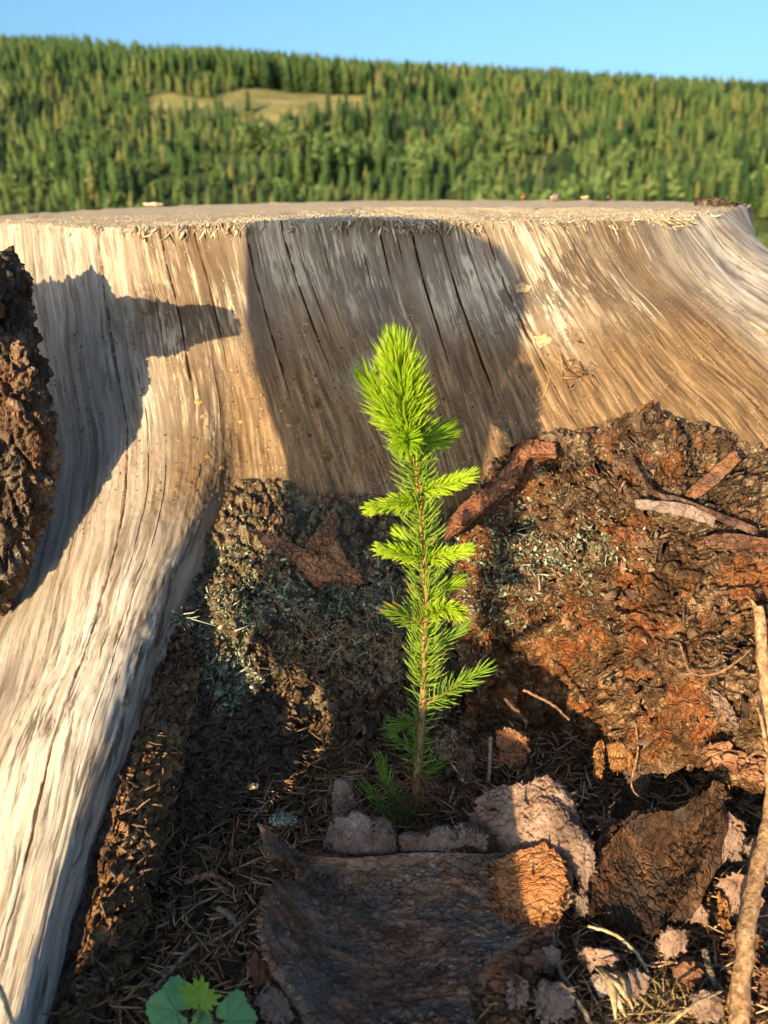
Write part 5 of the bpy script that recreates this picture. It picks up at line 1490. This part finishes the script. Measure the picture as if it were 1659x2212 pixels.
def twig(name, pts, radii, mat, label, cat, seed=1, sides=8, n=None, rough=.15):
    a = [P(*q) if f == 'P' else G(*q) for f, q in pts]
    o0 = a[0]
    n = n or 40
    c = smooth_path(a, n) - o0
    w = np.stack([pn(np.stack((np.arange(n) * .4, np.full(n, seed * k)), -1), 2) for k in (1.7, 2.9, 3.7)], -1)
    r = np.interp(np.linspace(0, 1, n), np.linspace(0, 1, len(radii)), radii)
    v, q, t3 = tube(c + w * r[:, None] * .5, r, sides, True, seed, rough)
    o = mesh(name, v, [q, t3], mat, label=label, cat=cat)
    o.location = o0
    return o
TW = [
 ("twig", [('G',(338,2132,.010)),('G',(390,2075,.014)),('G',(432,2035,.018))], [.0008,.0009,.0007], M_TWIG, "thin grey twig on the needles above the leafy seedling"),
 ("twig", [('G',(470,1960,.014)),('G',(500,1980,.014)),('G',(530,2008,.012))], [.0011,.0014,.0012], M_TWIG, "short pale grey twig stub left of the front slab"),
 ("twig", [('G',(440,2040,.010)),('G',(500,2010,.014)),('G',(560,1958,.018))], [.0007,.0006,.0006], M_TWIG, "straight thin twig pointing to the front slab's left ridge"),
 ("twig", [('G',(545,1770,.020)),('G',(575,1735,.020)),('G',(600,1712,.018))], [.0006,.0006,.0005], M_TWIG, "thin twig behind the front slab's left tip"),
 ("twig", [('G',(400,1905,.010)),('G',(450,1890,.012)),('G',(488,1902,.010))], [.0013,.0012,.0009], M_ROOT, "stubby brown twig on the litter beside the bark strip"),
 ("twig", [('P',(1060,1590,.325)),('P',(1058,1640,.318)),('P',(1056,1690,.312))], [.0011,.0010,.0009], M_PALE, "upright pale stub right of the seedling"),
 ("twig", [('P',(938,1606,.318)),('P',(975,1648,.305)),('P',(1002,1688,.295))], [.0005,.0006,.0006], M_PALE, "straw-coloured stalk slanting past the seedling stem"),
 ("twig", [('P',(1090,1510,.335)),('P',(1120,1540,.325)),('P',(1140,1562,.318))], [.0010,.0011,.0010], M_ROOT, "short brown wood splinter in the dark hollow"),
 ("twig", [('P',(1130,1490,.34)),('P',(1190,1520,.33)),('P',(1230,1555,.32))], [.0008,.0008,.0006], M_ROOT, "brown twig lying in the dark hollow under the right bark"),
 ("twig", [('P',(1470,1395,.296)),('P',(1492,1452,.289)),('P',(1545,1455,.281)),('P',(1590,1430,.279)),('P',(1622,1402,.281))], [.0005,.0006,.0006,.0005,.0004], M_ROOT, "thin reddish rootlet looping across the right bark"),
 ("twig", [('P',(1372,1560,.292)),('P',(1378,1620,.284)),('P',(1365,1700,.276)),('P',(1408,1738,.27))], [.0005,.0005,.0004,.0003], M_ROOT, "dangling rootlet below the right bark"),
 ("twig", [('G',(1192,2010,.014)),('G',(1205,2080,.012)),('G',(1240,2150,.012)),('G',(1290,2230,.010))], [.0008,.0009,.0009,.0010], M_TWIG, "long thin twig running down beside the front slab"),
 ("twig", [('G',(1270,2000,.012)),('G',(1330,2020,.013)),('G',(1375,2060,.010)),('G',(1400,2100,.008))], [.0006,.0007,.0007,.0005], M_PALE, "curved pale root in front of the curved slab"),
 ("twig", [('G',(1520,2050,.012)),('G',(1535,2100,.010)),('G',(1545,2130,.008))], [.0012,.0013,.0010], M_TWIG, "short grey stub left of the stick"),
 ("twig", [('G',(1440,2215,.014)),('G',(1500,2170,.018)),('G',(1560,2140,.014))], [.0006,.0006,.0004], M_PALE, "sunlit straw near the bottom right corner"),
 ("twig", [('G',(-15,2110,.056)),('G',(10,2160,.056)),('G',(30,2225,.054))], [.0009,.0008,.0006], M_PALE, "dry brown stalk lying on the left root at the bottom corner"),
 ("dry_needle", [('P',(196,1374,.308)),('P',(222,1376,.306)),('P',(246,1380,.304))], [.0005,.0007,.0003], M_PALE, "longest dry needle on the left root, lying level"),
 ("dry_needle", [('P',(236,1372,.303)),('P',(252,1382,.302)),('P',(270,1392,.301))], [.0004,.0006,.0002], M_PALE, "slanting dry needle on the left root, at the right of the three"),
 ("dry_needle", [('P',(249,1371,.302)),('P',(243,1390,.300)),('P',(237,1408,.298))], [.0004,.0006,.0003], M_ROOT, "upright reddish dry needle crossing the others on the left root"),
 ("dry_needle", [('P',(1123,920,.404)),('P',(1124,945,.400)),('P',(1122,962,.397))], [.0005,.0006,.0003], M_ROOT, "single reddish needle at the top of the red bark edge"),
]
for k, (nm, pts, r, m, lab) in enumerate(TW):
    twig(nm, pts, r, m, lab, "twig" if nm == "twig" else "needle", k + 1)

# bits on the wood
def bit(name, c, size, mat, label, cat, flat=.5, seed=0, parent=None, nrm=None):
    """small rough lump"""
    nu, nv = 22, 14
    th, ph = np.meshgrid(np.linspace(0, 2 * np.pi, nu, endpoint=False), np.linspace(0.02, np.pi - .02, nv), indexing='ij')
    p = np.stack((np.cos(th) * np.sin(ph), np.sin(th) * np.sin(ph) * .7, np.cos(ph) * flat), -1)
    p = p * (1 + .55 * fbm(p * 1.6 + seed, 3, seed))[..., None] * size
    if nrm is not None:
        p = p @ frames(np.array([nrm], float))[0].T
    o = mesh(name, p.reshape(-1, 3), gfaces(nu, nv, True), mat, parent, label=label, cat=cat)
    o.location = c
    return o
bit("bark_crumb", P(1130, 437, .60) + np.array((0, 0, .0035)), .0022, M_RUST, "tiny brown crumb on the sawn top, leftmost of the row", "bark crumb", .9, 3)
bit("pebble", P(1200, 434, .66) + np.array((0, 0, .0025)), .0038, M_GREYP, "small grey pebble-like lump on the sawn top", "pebble", .7, 5)
bit("wood_chip", P(1263, 434, .68) + np.array((0, 0, .0025)), .0032, M_PALE, "tiny pale chip on the sawn top right of the grey lump", "wood chip", .5, 8)
bit("bark_crumb", P(1315, 436, .60) + np.array((0, 0, .003)), .0020, M_PLUM, "tiny dark crumb on the sawn top, rightmost of the row", "bark crumb", .9, 11)
bit("wood_chip", P(332, 449, .72) + np.array((0, 0, .003)), .0065, M_CUT, "low wood chip on the far left of the sawn top", "wood chip", .3, 13)
bit("wood_chip", G(546, 1698, .014), .0030, M_PALE, "pale tan wood chip on the needles left of the seedling", "wood chip", .45, 17)
c = G(612, 1772, .030)
k = 420
d = rf.normal(size=(k, 3)); d[:, 2] = np.abs(d[:, 2]); d /= np.linalg.norm(d, axis=1, keepdims=True)
v, f, ci = crumbs(d * np.array((.0062, .0045, .0022)) * rf.uniform(.3, 1.0, (k, 1)), rf.uniform(.0003, .0008, k), .7)
S_ = Soup(); S_.add(v, f, a=rf.uniform(.5, 1, k)[ci])
o = S_.build("lichen_lump", M_LICHEN, label="pale green-white lichen lump on the front slab's left tip", cat="lichen", smooth=False)
o.location = c
M_RESIN = NT("amber_resin").done((0.36, 0.20, 0.055), .3, None, .5)
def on_wood(px, py):
    """the wood surface point seen at px, py"""
    x, y = pix(g2.reshape(-1, 3))
    vis_ = (n0.reshape(-1, 3) * (np.array((0, 0, CAM_H)) - g2.reshape(-1, 3))).sum(1) > 0
    k = np.argmin((x - px) ** 2 + (y - py) ** 2 + np.where(vis_, 0, 1e6))
    return g2.reshape(-1, 3)[k], n0.reshape(-1, 3)[k]
for px, py, sz in ((428,868,.0030),(440,900,.0024),(444,922,.0022),(520,910,.0022),(608,886,.0018),(625,918,.0020),(660,700,.0024),(450,985,.003),(480,1010,.0025),(500,800,.0016)):
    c, n_ = on_wood(px, py)
    bit("resin_drop", c, sz * .7, M_RESIN, None, None, .3, int(px), stump, n_)
for px, py, sz, m, lab in ((1130,622,.0042,M_PALE,"thin tan bark flake stuck to the wood at the shadow's edge"),(1172,735,.0050,M_PALE,"tan scale-like flake on the wood above the dry debris")):
    c, n_ = on_wood(px, py)
    o = bit("bark_flake", c + n_ * .0008, sz, m, lab, "bark flake", .13, int(px), None, n_)
# dry debris clump hanging on the wood
c, n_ = on_wood(1232, 800)
S_ = Soup()
k = 26
b = c + rf.normal(0, .0045, (k, 3)) * np.array((1, .1, 1.3)) + n_ * rf.uniform(.0005, .003, (k, 1))
d = rf.normal(0, 1, (k, 3)) + np.array((0, 0, -.7)); d /= np.linalg.norm(d, axis=1, keepdims=True)
v, f, ci = blades(b, d, rf.normal(0, .6, (k, 3)), rf.uniform(.004, .010, k), rf.uniform(.0004, .0011, k), .5, .5)
S_.add(v - c, f, a=rf.uniform(.1, .7, k)[ci])
o = S_.build("dry_debris", M_DRY, label="clump of dry plant debris caught on the sunlit wood right of the shadow", cat="debris")
o.location = c
# dust and crumbs stuck low on the wood
ok = np.where((stain > .35) & (VV > 1.5) & (VV < 4.0))
k = rf.integers(0, len(ok[0]), 2600)
p = g2[ok[0][k], ok[1][k]]; nn_ = n0[ok[0][k], ok[1][k]]
v, f, ci = crumbs(p + nn_ * .0002, rf.uniform(.0002, .0007, len(k)), .7)
S_ = Soup(); S_.add(v, f, a=rf.uniform(.2, 1, len(k))[ci])
S_.build("dust_crumbs", M_CRUMB, stump, kind="stuff", smooth=False)
# grey hair lichen tuft
c = P(390, 1338, .335)
k = 46
a = rf.uniform(-.3, 3.4, k)
d = np.stack((np.cos(a), rf.uniform(-.8, -.1, k), np.sin(a) * .9), -1); d /= np.linalg.norm(d, axis=1, keepdims=True)
v, f, ci = blades(np.tile((0., 0, 0), (k, 1)) + rf.normal(0, .0012, (k, 3)), d, rf.normal(0, .5, (k, 3)) + np.array((0, 0, -.3)), rf.uniform(.005, .010, k), rf.uniform(.0003, .0005, k), .5, .8)
S_ = Soup(); S_.add(v, f, a=rf.uniform(.5, .95, k)[ci])
o = S_.build("lichen_tuft", M_LICHEN, label="tuft of stringy pale grey lichen at the left end of the lichened bark", cat="lichen")
o.location = c
# cobweb-like rootlets hanging under the left bark
S_ = Soup()
for i in range(60):
    c0 = P(rf.uniform(600, 860), rf.uniform(1330, 1440), .342)
    w = rf.normal(0, .004, (5, 3)); w[:, 1] *= .3
    v, q, t3 = tube(smooth_path(c0 + np.cumsum(w, 0) + np.array([(0, 0, -.0015 * j) for j in range(5)]), 12), .00013, 4)
    S_.add(v, q, t3, rf.uniform(.4, .9))
S_.build("hair_roots", M_DRY, bark_l, kind="stuff")
# pale wood shaving and dry grass at the bottom right
sh = empty("wood_shaving", G(1320, 2140, .012), label="curled pale wood shaving with split ends at the bottom right", cat="wood shaving")
so = np.array(sh.location)
for i, (pts) in enumerate(([(1290,2092,.014),(1318,2118,.018),(1325,2160,.016),(1330,2200,.010)], [(1296,2090,.014),(1330,2120,.020),(1350,2150,.018),(1366,2178,.012)], [(1300,2096,.013),(1322,2130,.016),(1340,2175,.013),(1352,2196,.010)], [(1330,2098,.014),(1350,2120,.016),(1358,2150,.015),(1378,2170,.010)])):
    c = smooth_path([G(*q) for q in pts], 24) - so
    wd = np.array((.0011, -.0004, .0003)) * np.interp(np.linspace(0, 1, 24), [0, .3, 1], [.7, 1.3, .3])[:, None]
    v = np.concatenate((c - wd, c + wd, c + wd - np.array((0, 0, .0003)), c - wd - np.array((0, 0, .0003))))
    n = 24; i_ = np.arange(n - 1)
    F_ = np.concatenate([np.stack((a_ * n + i_, a_ * n + i_ + 1, b_ * n + i_ + 1, b_ * n + i_), -1) for a_, b_ in ((0, 1), (1, 2), (2, 3), (3, 0))])
    mesh("strand", v, F_, M_PALE, sh)
M_STRAW = mat_tint("dry_grass", [(0, (0.16, 0.10, 0.045)), (.6, (0.34, 0.23, 0.11)), (1, (0.50, 0.38, 0.20))], .7, 500, .2)
n = 420
c = np.array([G(rf.normal(1440, 60), rf.normal(2200, 28), 0.002) for _ in range(n)])
a = rf.uniform(0, 6.28, n)
d = np.stack((np.cos(a) * .8, np.sin(a) * .8, rf.uniform(.15, .9, n)), -1); d /= np.linalg.norm(d, axis=1, keepdims=True)
v, f, ci = blades(c, d, np.stack((rf.normal(0, .4, n), rf.normal(0, .4, n), rf.uniform(-.7, -.1, n)), -1), rf.uniform(.008, .018, n), rf.uniform(.00025, .0005, n), .2, .4)
S_ = Soup(); S_.add(v, f, a=rf.uniform(0, 1, n)[ci])
S_.build("dry_grass", M_STRAW, kind="stuff", label="matted dry grass at the bottom edge left of the stick", cat="grass")
